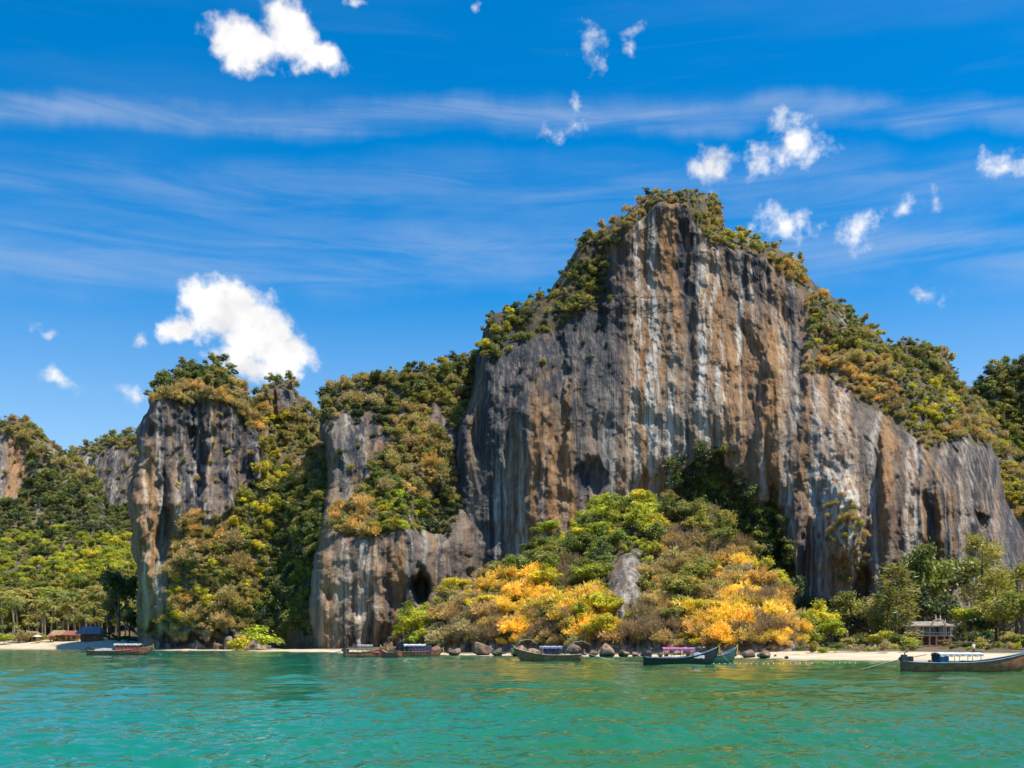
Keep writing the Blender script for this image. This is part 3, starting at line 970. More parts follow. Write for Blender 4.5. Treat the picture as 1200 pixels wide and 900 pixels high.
def tinted(o, key, r=None):
    c = TINT[key][0]
    j = random.uniform(0.80, 1.22)
    o['tint'] = (c[0] * j * random.uniform(0.9, 1.1), c[1] * j, c[2] * j * random.uniform(0.8, 1.2))


def one_mesh_plant(name, me, loc, size, key, label, cat, group, wide=1.0):
    o = bpy.data.objects.new(name, me)
    COL.objects.link(o)
    o.location = loc
    o.rotation_euler = (random.uniform(-.22, .22), random.uniform(-.22, .22), random.uniform(0, 6.28))
    o.scale = (size * wide * random.uniform(.8, 1.25), size * wide * random.uniform(.8, 1.25), size * random.uniform(.85, 1.2))
    tinted(o, key)
    return tag(o, label, cat, group)


def tree(name, crown, trunk, loc, size, key, label, cat, group=None, wide=1.0):
    e = empty(name, loc, random.uniform(0, 6.28))
    e.scale = (size * wide, size * wide, size)
    c = bpy.data.objects.new('crown', crown); COL.objects.link(c); c.parent = e
    tinted(c, key)
    k = bpy.data.objects.new('stem' if trunk is DSTEM else 'trunk', trunk); COL.objects.link(k); k.parent = e
    return tag(e, label, cat, group)


def pick(zones, px, py):
    """colour of the plants growing round (px, py): the nearest zone's mix"""
    best, bw = None, 1e9
    for (zx, zy, mix) in zones:
        d = math.hypot(px - zx, py - zy) * random.uniform(0.87, 1.14)
        if d < bw:
            best, bw = mix, d
    ks = list(best)
    return random.choices(ks, [best[k] for k in ks])[0]


def scatter(mass, poly, spacing, bare=(), tries=4000):
    xs = [p[0] for p in poly]; ys = [p[1] for p in poly]
    r = np.random.default_rng(int(abs(xs[0] * 13 + ys[0] * 7 + spacing * 100)) + 5)
    C = np.stack([r.uniform(min(xs), max(xs), tries * 8), r.uniform(min(ys), max(ys), tries * 8)], 1)
    C = C[inpoly(C[:, 0], C[:, 1], poly)]
    for b in bare:
        C = C[~inpoly(C[:, 0], C[:, 1], b)]
    cell = {}
    out = []
    for x, y in C[:tries * 3]:
        sp = spacing * random.uniform(0.75, 1.3)
        gx, gy = int(x // spacing), int(y // spacing)
        ok = True
        for i in (-1, 0, 1):
            for j in (-1, 0, 1):
                for (qx, qy) in cell.get((gx + i, gy + j), ()):
                    if (qx - x) ** 2 + (qy - y) ** 2 < sp * sp:
                        ok = False; break
        if not ok: continue
        h = mass.at(x, y)
        if h is None: continue
        cell.setdefault((gx, gy), []).append((x, y))
        out.append((x, y, h[0], h[1]))
    return out


SPOTS = []        # (rank, class, x, y, point, size, colour, phrase)


def grow(cls, mkey, poly, spacing, size, zones, phrase, bare=(), sink=0.12, thr=-0.9):
    for (x, y, p, n) in scatter(MASS[mkey], poly, spacing, bare):
        if float(vn(x / 15.0, y / 13.0, 3.3, 77)) + 0.5 * float(vn(x / 6.0, y / 6.0, 9.1, 78)) < thr: continue
        sz = size[0] + (size[1] - size[0]) * random.random() ** 1.7
        q = p + n * np.array([1, 1, 0]) * 0.2
        if cls == 'cliff':
            sz *= 1.15
        SPOTS.append((sz / p[1], cls, x, y, (q[0], q[1], q[2] - sink * sz), sz, pick(zones, x, y), phrase))


G = {'green': 3, 'olive': 3, 'dark': 2}
warm_top = {'olive': 4, 'tan': 2.5, 'green': 1.5, 'orange': 1, 'yellow': 0.6, 'brown': 0.6}
# crag tower
grow('cliff', 'tower', [(168, 478), (180, 440), (250, 412), (300, 455), (315, 510), (292, 505), (272, 478), (240, 470), (215, 478), (192, 468)], 6.0, (1.6, 4.4),
     [(200, 445, {'dark': 2, 'green': 3, 'olive': 3}), (255, 435, {'green': 3, 'olive': 3, 'dark': 2}), (215, 470, {'tan': 3, 'orange': 2, 'olive': 2}), (280, 480, {'tan': 3, 'orange': 2, 'olive': 2})], 'on the bushy top of the crag tower', thr=-0.62)
grow('cliff', 'tower', [(296, 470), (330, 500), (362, 620), (365, 750), (255, 738), (195, 728), (198, 690), (206, 630), (225, 605), (258, 612), (275, 590), (306, 560), (302, 500)], 6.4, (1.5, 4.6),
     [(230, 640, {'tan': 3, 'orange': 2.5, 'olive': 2}), (270, 690, {'olive': 4, 'tan': 2, 'orange': 1, 'yellow': 1}), (220, 715, {'orange': 2, 'yellow': 2, 'tan': 2}), (320, 620, {'yellow': 2, 'olive': 4, 'green': 2}), (340, 700, {'green': 3, 'olive': 3, 'dark': 1}), (310, 530, {'yellow': 2, 'olive': 3, 'green': 1})], 'on the steep flank of the crag tower', thr=-0.62)
grow('cliff', 'tower', [(205, 480), (290, 490), (300, 600), (210, 600)], 28, (1.2, 2.2), [(250, 540, {'olive': 2, 'tan': 2, 'yellow': 1})], 'clinging to the grey face of the crag tower')
grow('cliff', 'tower', [(180, 728), (260, 742), (262, 752), (185, 748)], 10, (2.0, 3.2), [(220, 740, {'tan': 3, 'olive': 2, 'orange': 2})], 'over the undercut foot of the crag tower')
# spire and gully
grow('cliff', 'spire', [(285, 470), (310, 440), (345, 440), (375, 480), (400, 560), (415, 750), (280, 750)], 6.6, (1.6, 4.8),
     [(330, 455, warm_top), (320, 530, {'yellow': 2, 'olive': 4, 'green': 2}), (355, 520, {'olive': 3, 'tan': 2, 'green': 2}), (340, 620, {'green': 3, 'olive': 2, 'dark': 2}), (360, 720, {'dark': 2, 'green': 3})], 'on the spire and its gully', thr=-0.62, bare=[[(320, 458), (334, 455), (344, 470), (338, 486), (322, 486)]])
# lower crag
grow('cliff', 'middle', [(370, 490), (391, 440), (565, 398), (565, 470), (545, 510), (530, 505), (516, 470), (492, 505), (472, 470), (455, 515), (440, 480), (420, 492), (402, 480), (388, 508)], 6.2, (1.6, 4.6),
     [(400, 460, {'olive': 3, 'tan': 2, 'dark': 2}), (460, 445, {'olive': 3, 'dark': 2, 'green': 2, 'tan': 1}), (520, 430, {'olive': 3, 'green': 3, 'dark': 1}), (545, 470, {'olive': 3, 'tan': 2})], 'on the rim of the lower crag', thr=-0.62)
grow('cliff', 'middle', [(386, 614), (393, 598), (428, 578), (440, 545), (462, 515), (478, 480), (500, 500), (528, 520), (536, 590), (528, 628), (480, 622), (440, 630), (400, 628)], 6.2, (1.6, 4.4),
     [(410, 610, {'orange': 3, 'olive': 2, 'tan': 2}), (470, 605, {'lime': 3, 'green': 2, 'yellow': 2}), (450, 570, {'green': 2, 'olive': 3, 'tan': 1}), (495, 560, {'orange': 2, 'tan': 2, 'olive': 2}), (520, 610, {'olive': 2, 'dark': 3}), (480, 520, {'olive': 3, 'tan': 2})], 'on the ledge of the lower crag', thr=-0.62)
grow('cliff', 'middle', [(395, 500), (440, 490), (440, 580), (395, 590)], 24, (1.4, 2.6), [(420, 540, {'olive': 2, 'dark': 2})], 'on the dark face of the lower crag')
# tall cliff
grow('cliff', 'main', MAIN_LEFT, 5.6, (1.2, 3.6), [(600, 375, {'olive': 3, 'green': 2, 'dark': 2, 'yellow': 1.5}), (660, 350, {'green': 2, 'olive': 3, 'dark': 2}), (700, 290, {'olive': 3, 'dark': 2, 'tan': 1.5})], 'on the stepped shoulder of the tall cliff', thr=-0.22)
grow('cliff', 'main', [(590, 400), (690, 372), (712, 320), (715, 440), (660, 440), (600, 440)], 26, (1.4, 2.4), [(650, 420, {'olive': 2, 'dark': 3, 'yellow': 1})], 'on the dark upper face of the tall cliff')
grow('cliff', 'main', MAIN_TOP, 5.2, (1.0, 2.7), [(740, 255, {'tan': 3, 'olive': 2, 'orange': 1}), (780, 232, {'olive': 3, 'tan': 2, 'dark': 1}), (835, 250, {'olive': 3, 'tan': 2, 'orange': 1})], 'on the summit of the tall cliff', thr=-0.3)
grow('cliff', 'main', MAIN_RIGHT, 5.8, (1.2, 3.8), [(880, 285, {'olive': 3, 'yellow': 2, 'green': 1}), (930, 320, {'tan': 3, 'orange': 2, 'olive': 2}), (990, 385, {'olive': 3, 'yellow': 1.5, 'green': 2, 'tan': 1}), (985, 440, {'tan': 4, 'orange': 3}),
     (1030, 450, {'orange': 3, 'tan': 3, 'yellow': 1}), (1060, 440, {'green': 2, 'olive': 3, 'yellow': 1.5}), (1090, 480, {'olive': 3, 'green': 2, 'yellow': 2}), (1080, 515, {'yellow': 2, 'olive': 2, 'tan': 2}), (1140, 500, {'tan': 3, 'orange': 2, 'olive': 2})], 'along the sloping rim of the tall cliff', thr=-0.45)
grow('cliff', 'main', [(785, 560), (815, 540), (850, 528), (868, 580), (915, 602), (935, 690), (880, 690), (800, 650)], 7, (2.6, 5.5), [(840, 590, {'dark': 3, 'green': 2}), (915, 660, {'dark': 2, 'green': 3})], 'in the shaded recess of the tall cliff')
grow('cliff', 'main', [(970, 590), (990, 580), (1015, 640), (1015, 690), (985, 690)], 11, (1.6, 3.2), [(990, 640, {'tan': 3, 'olive': 2, 'orange': 1})], 'on the sunlit buttress of the tall cliff')
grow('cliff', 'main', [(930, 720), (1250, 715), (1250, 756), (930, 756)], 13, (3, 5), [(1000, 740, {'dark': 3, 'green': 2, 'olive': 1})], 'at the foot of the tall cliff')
# hills behind the right end
grow('cliff', 'back_near', [(1030, 405), (1060, 385), (1105, 400), (1145, 460), (1190, 530), (1230, 600), (1230, 640), (1140, 560), (1060, 460)], 6.4, (1.8, 4.8),
     [(1070, 410, {'dark': 2, 'olive': 3, 'green': 2}), (1110, 440, {'olive': 3, 'tan': 2, 'green': 1}), (1165, 510, {'yellow': 2, 'tan': 3, 'olive': 2}), (1195, 580, {'yellow': 2, 'olive': 3, 'tan': 2})], 'on the shoulder hill behind the tall cliff', thr=-0.62)
grow('cliff', 'back_far', [(1125, 500), (1145, 445), (1165, 425), (1200, 410), (1260, 410), (1260, 600), (1150, 600)], 7, (3, 6.5), [(1170, 460, {'dark': 3, 'green': 2, 'olive': 1.5}), (1190, 540, {'green': 3, 'lime': 1, 'olive': 2})], 'on the distant hill behind the tall cliff')
# far hills
fz = [(20, 500, {'olive': 3, 'tan': 2, 'green': 1}), (120, 520, {'olive': 3, 'tan': 1, 'green': 2}), (30, 590, {'green': 3, 'dark': 3}), (110, 610, {'green': 3, 'dark': 3}), (30, 640, {'green': 3, 'lime': 2, 'dark': 1}), (110, 660, {'lime': 4, 'yellow': 1, 'green': 1}),
      (30, 690, {'lime': 3, 'green': 3, 'olive': 1}), (110, 700, {'lime': 2, 'green': 2, 'olive': 2}), (70, 735, {'olive': 3, 'yellow': 1, 'tan': 1})]
fb_a = [[(-40, 506), (8, 510), (30, 520), (38, 545), (28, 588), (8, 590), (-40, 598)], [(46, 532), (55, 530), (57, 558), (46, 560)]]
fb_b = [[(78, 537), (100, 532), (116, 545), (98, 564), (80, 564)], [(110, 534), (135, 526), (160, 530), (160, 588), (128, 602), (114, 585)]]
grow('forest', 'far_a', [(-30, 495), (27, 478), (50, 500), (90, 535), (165, 640), (172, 740), (-30, 740)], 5.9, (3.6, 7.6), fz, 'on the far hill above the palm beach', bare=fb_a)
grow('forest', 'far_b', [(70, 540), (90, 515), (160, 500), (200, 520), (200, 740), (90, 740)], 5.9, (3.6, 7.6), fz, 'on the far hill beside the crag tower', bare=fb_b)
grow('cliff', 'far_a', fb_a[0], 20, (2, 3.5), [(20, 540, {'olive': 2, 'green': 1})], 'on the cliff patch of the far hill')
grow('cliff', 'far_b', fb_b[1], 20, (2, 3.5), [(20, 540, {'olive': 2, 'green': 1})], 'on the cliff band of the far hill')
# knoll
KZ = [(480, 740, {'yellow': 3, 'lime': 3}), (490, 700, {'lime': 3, 'yellow': 2, 'green': 1}), (520, 700, {'olive': 3, 'tan': 2, 'yellow': 1}), (530, 735, {'orange': 2, 'tan': 2, 'brown': 2}), (560, 690, {'yellow': 2, 'gold': 2, 'tan': 1}), (545, 750, {'brown': 3, 'tan': 1}),
      (600, 690, {'gold': 3, 'olive': 1, 'green': 1}), (640, 715, {'gold': 5, 'yellow': 2}), (690, 720, {'gold': 4, 'yellow': 2, 'orange': 1}), (600, 725, {'gold': 3, 'orange': 2, 'brown': 1}), (640, 745, {'orange': 1, 'brown': 3, 'tan': 2, 'olive': 1}),
      (590, 655, {'green': 2, 'lime': 3, 'yellow': 2}), (640, 640, {'green': 2, 'lime': 5, 'yellow': 2}), (660, 670, {'green': 3, 'brown': 2, 'olive': 2}), (700, 620, {'green': 1.5, 'lime': 5, 'yellow': 2}), (700, 670, {'green': 4, 'lime': 1, 'dark': 1}), (740, 640, {'green': 2, 'lime': 4, 'yellow': 2}),
      (760, 590, {'green': 2, 'olive': 2, 'lime': 3, 'yellow': 1.5}), (800, 610, {'olive': 3, 'tan': 1, 'green': 2}), (850, 625, {'olive': 3, 'brown': 2, 'green': 1}), (800, 655, {'brown': 3, 'tan': 2, 'orange': 1}), (765, 690, {'orange': 3, 'tan': 3, 'olive': 1}), (830, 690, {'orange': 2, 'tan': 2, 'gold': 2, 'olive': 1}),
      (790, 720, {'brown': 2, 'olive': 2, 'orange': 1}), (820, 735, {'gold': 3, 'yellow': 2, 'orange': 2}), (870, 690, {'gold': 1.5, 'orange': 4, 'tan': 1}), (850, 720, {'gold': 3, 'orange': 3}), (910, 720, {'gold': 2, 'orange': 4, 'tan': 1}), (900, 745, {'gold': 1.5, 'brown': 2, 'orange': 3}), (885, 700, {'brown': 2, 'orange': 2}), (900, 670, {'olive': 3, 'yellow': 2, 'green': 2}), (775, 745, {'brown': 3, 'tan': 2})]
grow('knoll', 'knoll', [(462, 752), (480, 715), (500, 690), (560, 668), (600, 640), (640, 600), (700, 575), (800, 568), (850, 600), (900, 650), (930, 700), (945, 758), (700, 757), (466, 757)], 7.0, (1.6, 5.0), KZ, 'on the knoll', bare=[KNOLL_BARE])

# the plants that show largest are things of their own, the rest is a mass of scrub
STUFF = []
CLS_LIMIT = {'cliff': 290, 'forest': 240, 'knoll': 10 ** 6}
SPOTS.sort(key=lambda q: -q[0])
seen = {}
kcount = {}
for (rank, cls, x, y, p, sz, key, phrase) in SPOTS:
    seen[cls] = seen.get(cls, 0) + 1
    dry = key in ('gold', 'tan', 'orange')
    if cls == 'knoll':
        kind = 'golden' if key in ('gold', 'orange', 'tan') else 'bare' if key == 'brown' else 'leafy'
        kcount[kind] = kcount.get(kind, 0) + 1
        if kcount[kind] <= 290:
            word = TINT[key][1]
            part = 'foot' if y > 728 else 'slope' if y > 640 else 'crest'
            side = 'pale rock outcrop' if 690 < x < 790 else 'crag cave' if x < 600 else 'pavilion beach' if x > 840 else 'shadowed recess' if x > 790 else 'long boats'
            lab = ('large ' if sz > 3.4 else 'small ' if sz < 2.2 else '') + f'{word} %s on the knoll {part}, on the {side} side'
            if kind == 'leafy' and sz > 3.2:
                tree('knoll_tree', random.choice(CROWN), random.choice(TRUNK), (p[0], p[1], p[2] - 0.14 * sz), sz * 1.35, key, lab % 'tree', 'tree', 'leafy trees on the knoll', 1.15)
            elif kind == 'leafy':
                one_mesh_plant('shrub', random.choice(BUSH), p, sz, key, lab % 'shrub', 'shrub', 'leafy shrubs on the knoll', 1.1)
            elif kind == 'golden':
                tree('dry_shrub', random.choice(DRY), DSTEM, p, sz * 0.95, key, lab % 'shrub', 'shrub', 'dry shrubs on the knoll', 1.15)
            else:
                tree('bare_shrub', random.choice(BARE), DSTEM, p, sz * 1.0, key, lab % 'shrub', 'shrub', 'leafless shrubs on the knoll', 1.0)
            continue
    elif seen[cls] <= CLS_LIMIT[cls]:
        word = TINT[key][1]
        if cls == 'cliff':
            big = 'large' if sz > 4.2 else 'small'
            one_mesh_plant('cliff_shrub', random.choice(BUSH if not dry else BUSH[:2] + DRY), p, sz, key, f'{big} {word} shrub {phrase}', 'shrub', 'shrubs ' + phrase, 1.0)
        else:
            tree('forest_tree', random.choice(CROWN), random.choice(TRUNK), (p[0], p[1], p[2] - 0.1 * sz), sz, key, ('tall ' if sz > 6.2 else 'low ' if sz < 4.8 else '') + f'{word} forest tree {phrase}', 'tree', 'forest trees ' + phrase, 1.1)
        continue
    STUFF.append((p, sz, key, dry))
print('SPOTS', seen, kcount, 'stuff', len(STUFF))

proto = bpy.data.collections.new('plant_shapes')       # shapes that the mass of scrub repeats; not linked to the scene
for i, me in enumerate(BUSH + DRY[:2]):
    o = bpy.data.objects.new(f'plant_shape_{i}', me)
    proto.objects.link(o)
NB = len(BUSH)


def scrub(name, label, spots):
    n = len(spots)
    me = bpy.data.meshes.new(name)
    me.vertices.add(n)
    me.vertices.foreach_set('co', np.array([q[0] for q in spots], np.float32).ravel())
    ai = me.attributes.new('shape', 'INT', 'POINT')
    ai.data.foreach_set('value', np.array([random.randrange(NB) if not q[3] or random.random() < 0.4 else NB + random.randrange(2) for q in spots], np.int32))
    add_attr(me, 'size', np.array([q[1] for q in spots]))
    add_attr(me, 'turn', np.array([random.uniform(0, 6.28) for q in spots]))
    at = me.attributes.new('tint', 'FLOAT_COLOR', 'POINT')
    cc = []
    for q in spots:
        c = TINT[q[2]][0]; j = random.uniform(0.8, 1.22)
        cc += [c[0] * j * random.uniform(.9, 1.1), c[1] * j, c[2] * j, 1]
    at.data.foreach_set('color', np.array(cc, np.float32))
    o = link(name, me)
    tag(o, label, kind='stuff')
    g = bpy.data.node_groups.new('scrub_points', 'GeometryNodeTree')
    g.interface.new_socket('Geometry', in_out='INPUT', socket_type='NodeSocketGeometry')
    g.interface.new_socket('Geometry', in_out='OUTPUT', socket_type='NodeSocketGeometry')
    N = g.nodes
    gi, go = N.new('NodeGroupInput'), N.new('NodeGroupOutput')
    ci = N.new('GeometryNodeCollectionInfo'); ci.inputs['Collection'].default_value = proto; ci.inputs['Separate Children'].default_value = True
    ip = N.new('GeometryNodeInstanceOnPoints'); ip.inputs['Pick Instance'].default_value = True
    def na(nm, ty):
        q = N.new('GeometryNodeInputNamedAttribute'); q.data_type = ty; q.inputs[0].default_value = nm
        return q.outputs[0]
    e2 = N.new('FunctionNodeEulerToRotation'); cx = N.new('ShaderNodeCombineXYZ')
    g.links.new(na('turn', 'FLOAT'), cx.inputs[2]); g.links.new(cx.outputs[0], e2.inputs[0])
    m2p = N.new('GeometryNodeMeshToPoints')
    g.links.new(gi.outputs[0], m2p.inputs[0]); g.links.new(m2p.outputs[0], ip.inputs['Points'])
    g.links.new(ci.outputs[0], ip.inputs['Instance'])
    g.links.new(na('shape', 'INT'), ip.inputs['Instance Index'])
    g.links.new(e2.outputs[0], ip.inputs['Rotation'])
    g.links.new(na('size', 'FLOAT'), ip.inputs['Scale'])
    g.links.new(ip.outputs[0], go.inputs[0])
    md = o.modifiers.new('scrub', 'NODES'); md.node_group = g
    return o


if STUFF:
    scrub('scrub_vegetation', 'mottled green and tan scrub covering the crags, cliff rim and far hills', STUFF)

# ------------------------------------------------------------------ trees and bushes standing on the beach
def gz(X, Y):
    return float(ground_z(np.array([X], float), np.array([Y], float))[0])


def beach_plant(kind, px, top, w, Y, key, label, group=None):
    X = (px - 600) * Y / F
    z = gz(X, Y)
    h = EYE + (HZ - top) * Y / F - z
    wm = w * Y / F
    if kind == 'casuarina':
        tree('casuarina_tree', random.choice(CASU), CASU_TRUNK, (X, Y, z), h, key, label, 'tree', group, wm / h / 0.46)
    elif kind == 'tree':
        tree('broadleaf_tree', random.choice(CROWN), random.choice(TRUNK), (X, Y, z), h / 0.98, key, label, 'tree', group, wm / h / 0.84)
    elif kind == 'bush':
        one_mesh_plant('bush', random.choice(BUSH), (X, Y, z - 0.05 * h), h / 0.92, key, label, 'bush', group, wm / h / 1.05)
    else:
        tree('dry_shrub', random.choice(DRY), DSTEM, (X, Y, z), h / 0.9, key, label, 'shrub', group, wm / h / 1.0)


for a in [
    ('casuarina', 1050, 664, 62, 186, 'olive', 'tall feathery olive tree standing beside the white pavilion'),
    ('casuarina', 1040, 690, 44, 190, 'green', 'shorter feathery green tree beside the pale scrub on the pavilion beach'),
    ('tree', 1082, 640, 72, 240, 'green', 'big rounded green tree rising behind the white pavilion'),
    ('tree', 1112, 636, 84, 246, 'green', 'tallest broad green tree against the cliff foot behind the pavilion'),
    ('tree', 1096, 690, 62, 226, 'dark', 'dark round tree directly behind the pavilion roof'),
    ('casuarina', 1152, 630, 58, 214, 'olive', 'tallest feathery olive tree beyond the pavilion against the grey cliff'),
    ('casuarina', 1168, 668, 54, 200, 'olive', 'feathery olive tree next to the tallest one above the long boat bow'),
    ('casuarina', 1192, 664, 66, 205, 'olive', 'wide feathery olive tree behind the bow of the brown long boat'),
    ('tree', 1136, 704, 44, 206, 'lime', 'bright green leafy tree touching the pavilion wall'),
    ('tree', 1178, 700, 72, 192, 'olive', 'broad olive tree shading the beach behind the long boat bow'),
    ('tree', 1200, 690, 70, 178, 'green', 'green tree at the shaded end of the pavilion beach'),
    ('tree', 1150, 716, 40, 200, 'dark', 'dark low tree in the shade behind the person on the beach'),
    ('tree', 962, 704, 50, 192, 'yellow', 'yellow green tree between the knoll and the pavilion beach'),
    ('tree', 946, 716, 36, 182, 'lime', 'bright green tree hard against the golden end of the knoll'),
    ('tree', 992, 694, 52, 196, 'olive', 'layered olive tree with dark trunk at the middle of the beach'),
    ('tree', 1016, 702, 52, 205, 'tan', 'pinkish tan half bare tree behind the beach bushes'),
    ('tree', 908, 668, 44, 214, 'olive', 'olive tree in the gap between knoll and tall cliff'),
    ('tree', 930, 676, 40, 224, 'dark', 'dark tree in the gap below the shaded recess'),
    ('tree', 975, 726, 40, 182, 'lime', 'small bright tree low behind the beach sand'),
    ('bush', 1064, 744, 34, 172, 'lime', 'bright green bush in front of the pavilion wall'),
    ('bush', 1048, 738, 32, 174, 'green', 'green bush at the feet of the feathery olive tree'),
    ('bush', 1030, 738, 34, 174, 'yellow', 'yellow green bush beside the pale beach hut'),
    ('bush', 1003, 742, 30, 176, 'green', 'green bush under the tan half bare tree'),
    ('bush', 985, 744, 26, 174, 'olive', 'olive bush under the layered olive tree'),
    ('bush', 955, 738, 34, 172, 'lime', 'bright bush beside the golden shrubs of the knoll'),
    ('bush', 972, 748, 24, 168, 'dark', 'low dark bush on the sand edge near the knoll'),
    ('bush', 1150, 738, 44, 172, 'dark', 'dark bush behind the person on the beach'),
    ('bush', 1180, 740, 44, 168, 'olive', 'olive bush behind the long boat bow'),
    ('bush', 1205, 738, 40, 166, 'green', 'green bush at the shaded end of the beach'),
    ('bush', 1110, 748, 26, 176, 'brown', 'brownish low bush beside the pavilion steps'),
    ('bush', 305, 733, 68, 254, 'lime', 'wide bright green bush on the sand below the crag gully'),
    ('bush', 286, 742, 40, 252, 'yellow', 'yellow green bush on the sand beside the wide bright one'),
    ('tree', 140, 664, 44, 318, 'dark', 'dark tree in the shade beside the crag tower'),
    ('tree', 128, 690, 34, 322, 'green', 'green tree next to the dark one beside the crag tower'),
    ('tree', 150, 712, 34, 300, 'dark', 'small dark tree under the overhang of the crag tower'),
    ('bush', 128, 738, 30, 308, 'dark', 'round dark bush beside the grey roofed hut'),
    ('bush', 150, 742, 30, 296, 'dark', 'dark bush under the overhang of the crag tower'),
    ('bush', 6, 738, 24, 330, 'lime', 'bright green bush on the palm beach sand'),
    ('bush', 52, 740, 18, 332, 'olive', 'olive bush between the huts on the palm beach'),
    ('dry', 30, 738, 30, 336, 'tan', 'dry tan scrub on the bank of the palm beach'),
    ('dry', 68, 742, 26, 334, 'orange', 'dry orange scrub beside the tan huts'),
]:
    beach_plant(*a)

for k in range(26):                                   # low growth where the sand ends
    px = 936 + k * 10.4 + random.uniform(-3, 3)
    key = random.choice(['green', 'lime', 'olive', 'olive', 'yellow', 'tan', 'dark'])
    if 1072 < px < 1118: continue
    beach_plant('bush', px, random.uniform(749, 757), random.uniform(13, 24), random.uniform(151, 160), key, f'{TINT[key][1]} low bush in the row along the back of the pavilion sand', 'low bushes along the back of the pavilion sand')
r_ = random.Random(5)
n = 0
for row, (Y0, top0) in enumerate(((354, 694), (346, 706), (338, 722))):
    for k in range(19):
        px = -14 + k * 9.4 + r_.uniform(-3, 3)
        if px > 152: continue
        Y = Y0 + r_.uniform(-4, 6)
        X = (px - 600) * Y / F
        z = gz(X, Y) - 0.2
        h = EYE + (HZ - top0 - r_.uniform(-14, 12)) * Y / F - z
        tm, cm = r_.choice(PALM)
        e = tree('palm_tree', cm, tm, (X, Y, z), h, r_.choice(['olive', 'olive', 'green', 'green']), 'tall coconut palm in the %s row behind the beach huts' % ('rear', 'middle', 'front')[row], 'palm', 'palms behind the beach huts', 0.9)


# ------------------------------------------------------------------ small mesh builder
class MB:
    def __init__(self):
        self.v, self.f = [], []

    def add(self, v, f):
        b = len(self.v)
        self.v += [tuple(q) for q in v]
        self.f += [tuple(i + b for i in q) for q in f]
        return self

    def box(self, c, s, rz=0.0, taper=1.0):
        v = []
        for z in (-1, 1):
            tp = taper if z > 0 else 1
            for x, y in ((-1, -1), (1, -1), (1, 1), (-1, 1)):
                X, Y = x * s[0] / 2 * tp, y * s[1] / 2 * tp
                v.append((c[0] + X * math.cos(rz) - Y * math.sin(rz), c[1] + X * math.sin(rz) + Y * math.cos(rz), c[2] + z * s[2] / 2))
        return self.add(v, [(3, 2, 1, 0), (4, 5, 6, 7), (0, 1, 5, 4), (1, 2, 6, 5), (2, 3, 7, 6), (3, 0, 4, 7)])

    def tube(self, path, sides=6):
        v, f = tubes([path], sides)
        self.add(v, [tuple(int(i) for i in q) for q in f])
        b = len(self.v) - len(v)
        self.f.append(tuple(range(b, b + sides))[::-1]); self.f.append(tuple(range(len(self.v) - sides, len(self.v))))
        return self

    def lathe(self, c, prof, sides=10):
        """prof: [(r, z)]"""
        v, f = [], []
        for r, z in prof:
            for k in range(sides):
                a = 2 * math.pi * k / sides
                v.append((c[0] + r * math.cos(a), c[1] + r * math.sin(a), c[2] + z))
        for i in range(len(prof) - 1):
            for k in range(sides):
                k2 = (k + 1) % sides
                f.append((i * sides + k, i * sides + k2, (i + 1) * sides + k2, (i + 1) * sides + k))
        f.append(tuple(range(sides))[::-1]); f.append(tuple(range((len(prof) - 1) * sides, len(prof) * sides)))
        return self.add(v, f)

    def build(self, name, mat, parent=None, smooth=False):
        me = bpy.data.meshes.new(name)
        me.from_pydata(self.v, [], self.f)
        if smooth:
            for p in me.polygons: p.use_smooth = True
        me.update()
        return link(name, me, mat, parent)


def paint(name, col, rough=0.5, var=0.18, scale=2.0):
    return simple(name, col, rough, var, scale, 0.15)


WOOD = simple('old_wood', (0.29, 0.105, 0.050), 0.7, 0.4, 2.5, 0.3)
WOOD_L = simple('deck_wood', (0.26, 0.16, 0.09), 0.8, 0.3, 2.5, 0.3)
BLACK = paint('black_paint', (0.018, 0.018, 0.020))
IRON = paint('engine_iron', (0.035, 0.035, 0.04), 0.45, 0.4)
STEEL = simple('shaft_steel', (0.16, 0.15, 0.13), 0.5, 0.3, 2, 0, 0.5)
WHITE = paint('white_canvas', (0.56, 0.54, 0.52), 0.8, 0.08)
PINK = paint('pink_canvas', (0.42, 0.12, 0.29), 0.8, 0.12)
PURPLE = paint('purple_cloth', (0.075, 0.05, 0.11), 0.85, 0.25)
LILAC = paint('lilac_canvas', (0.38, 0.31, 0.42), 0.8, 0.1)
REDC = paint('faded_red_cloth', (0.33, 0.07, 0.06), 0.85, 0.2)
BLUE = paint('blue_tarp', (0.06, 0.16, 0.32), 0.6, 0.2)
GREYC = paint('grey_canvas', (0.27, 0.27, 0.28), 0.8, 0.15)
GREENP = paint('dark_green_paint', (0.02, 0.07, 0.05), 0.5, 0.25)
TEALP = paint('blue_rail_paint', (0.07, 0.17, 0.24), 0.5, 0.25)
TANP = paint('tan_rail_paint', (0.40, 0.28, 0.16), 0.6, 0.25)
REDP = paint('red_paint', (0.30, 0.03, 0.025), 0.5, 0.25)
RIB1 = paint('yellow_ribbon', (0.75, 0.45, 0.03), 0.8)
JACKET = paint('orange_life_jacket', (0.55, 0.16, 0.03), 0.85)
RIB2 = paint('green_ribbon', (0.05, 0.40, 0.12), 0.8)


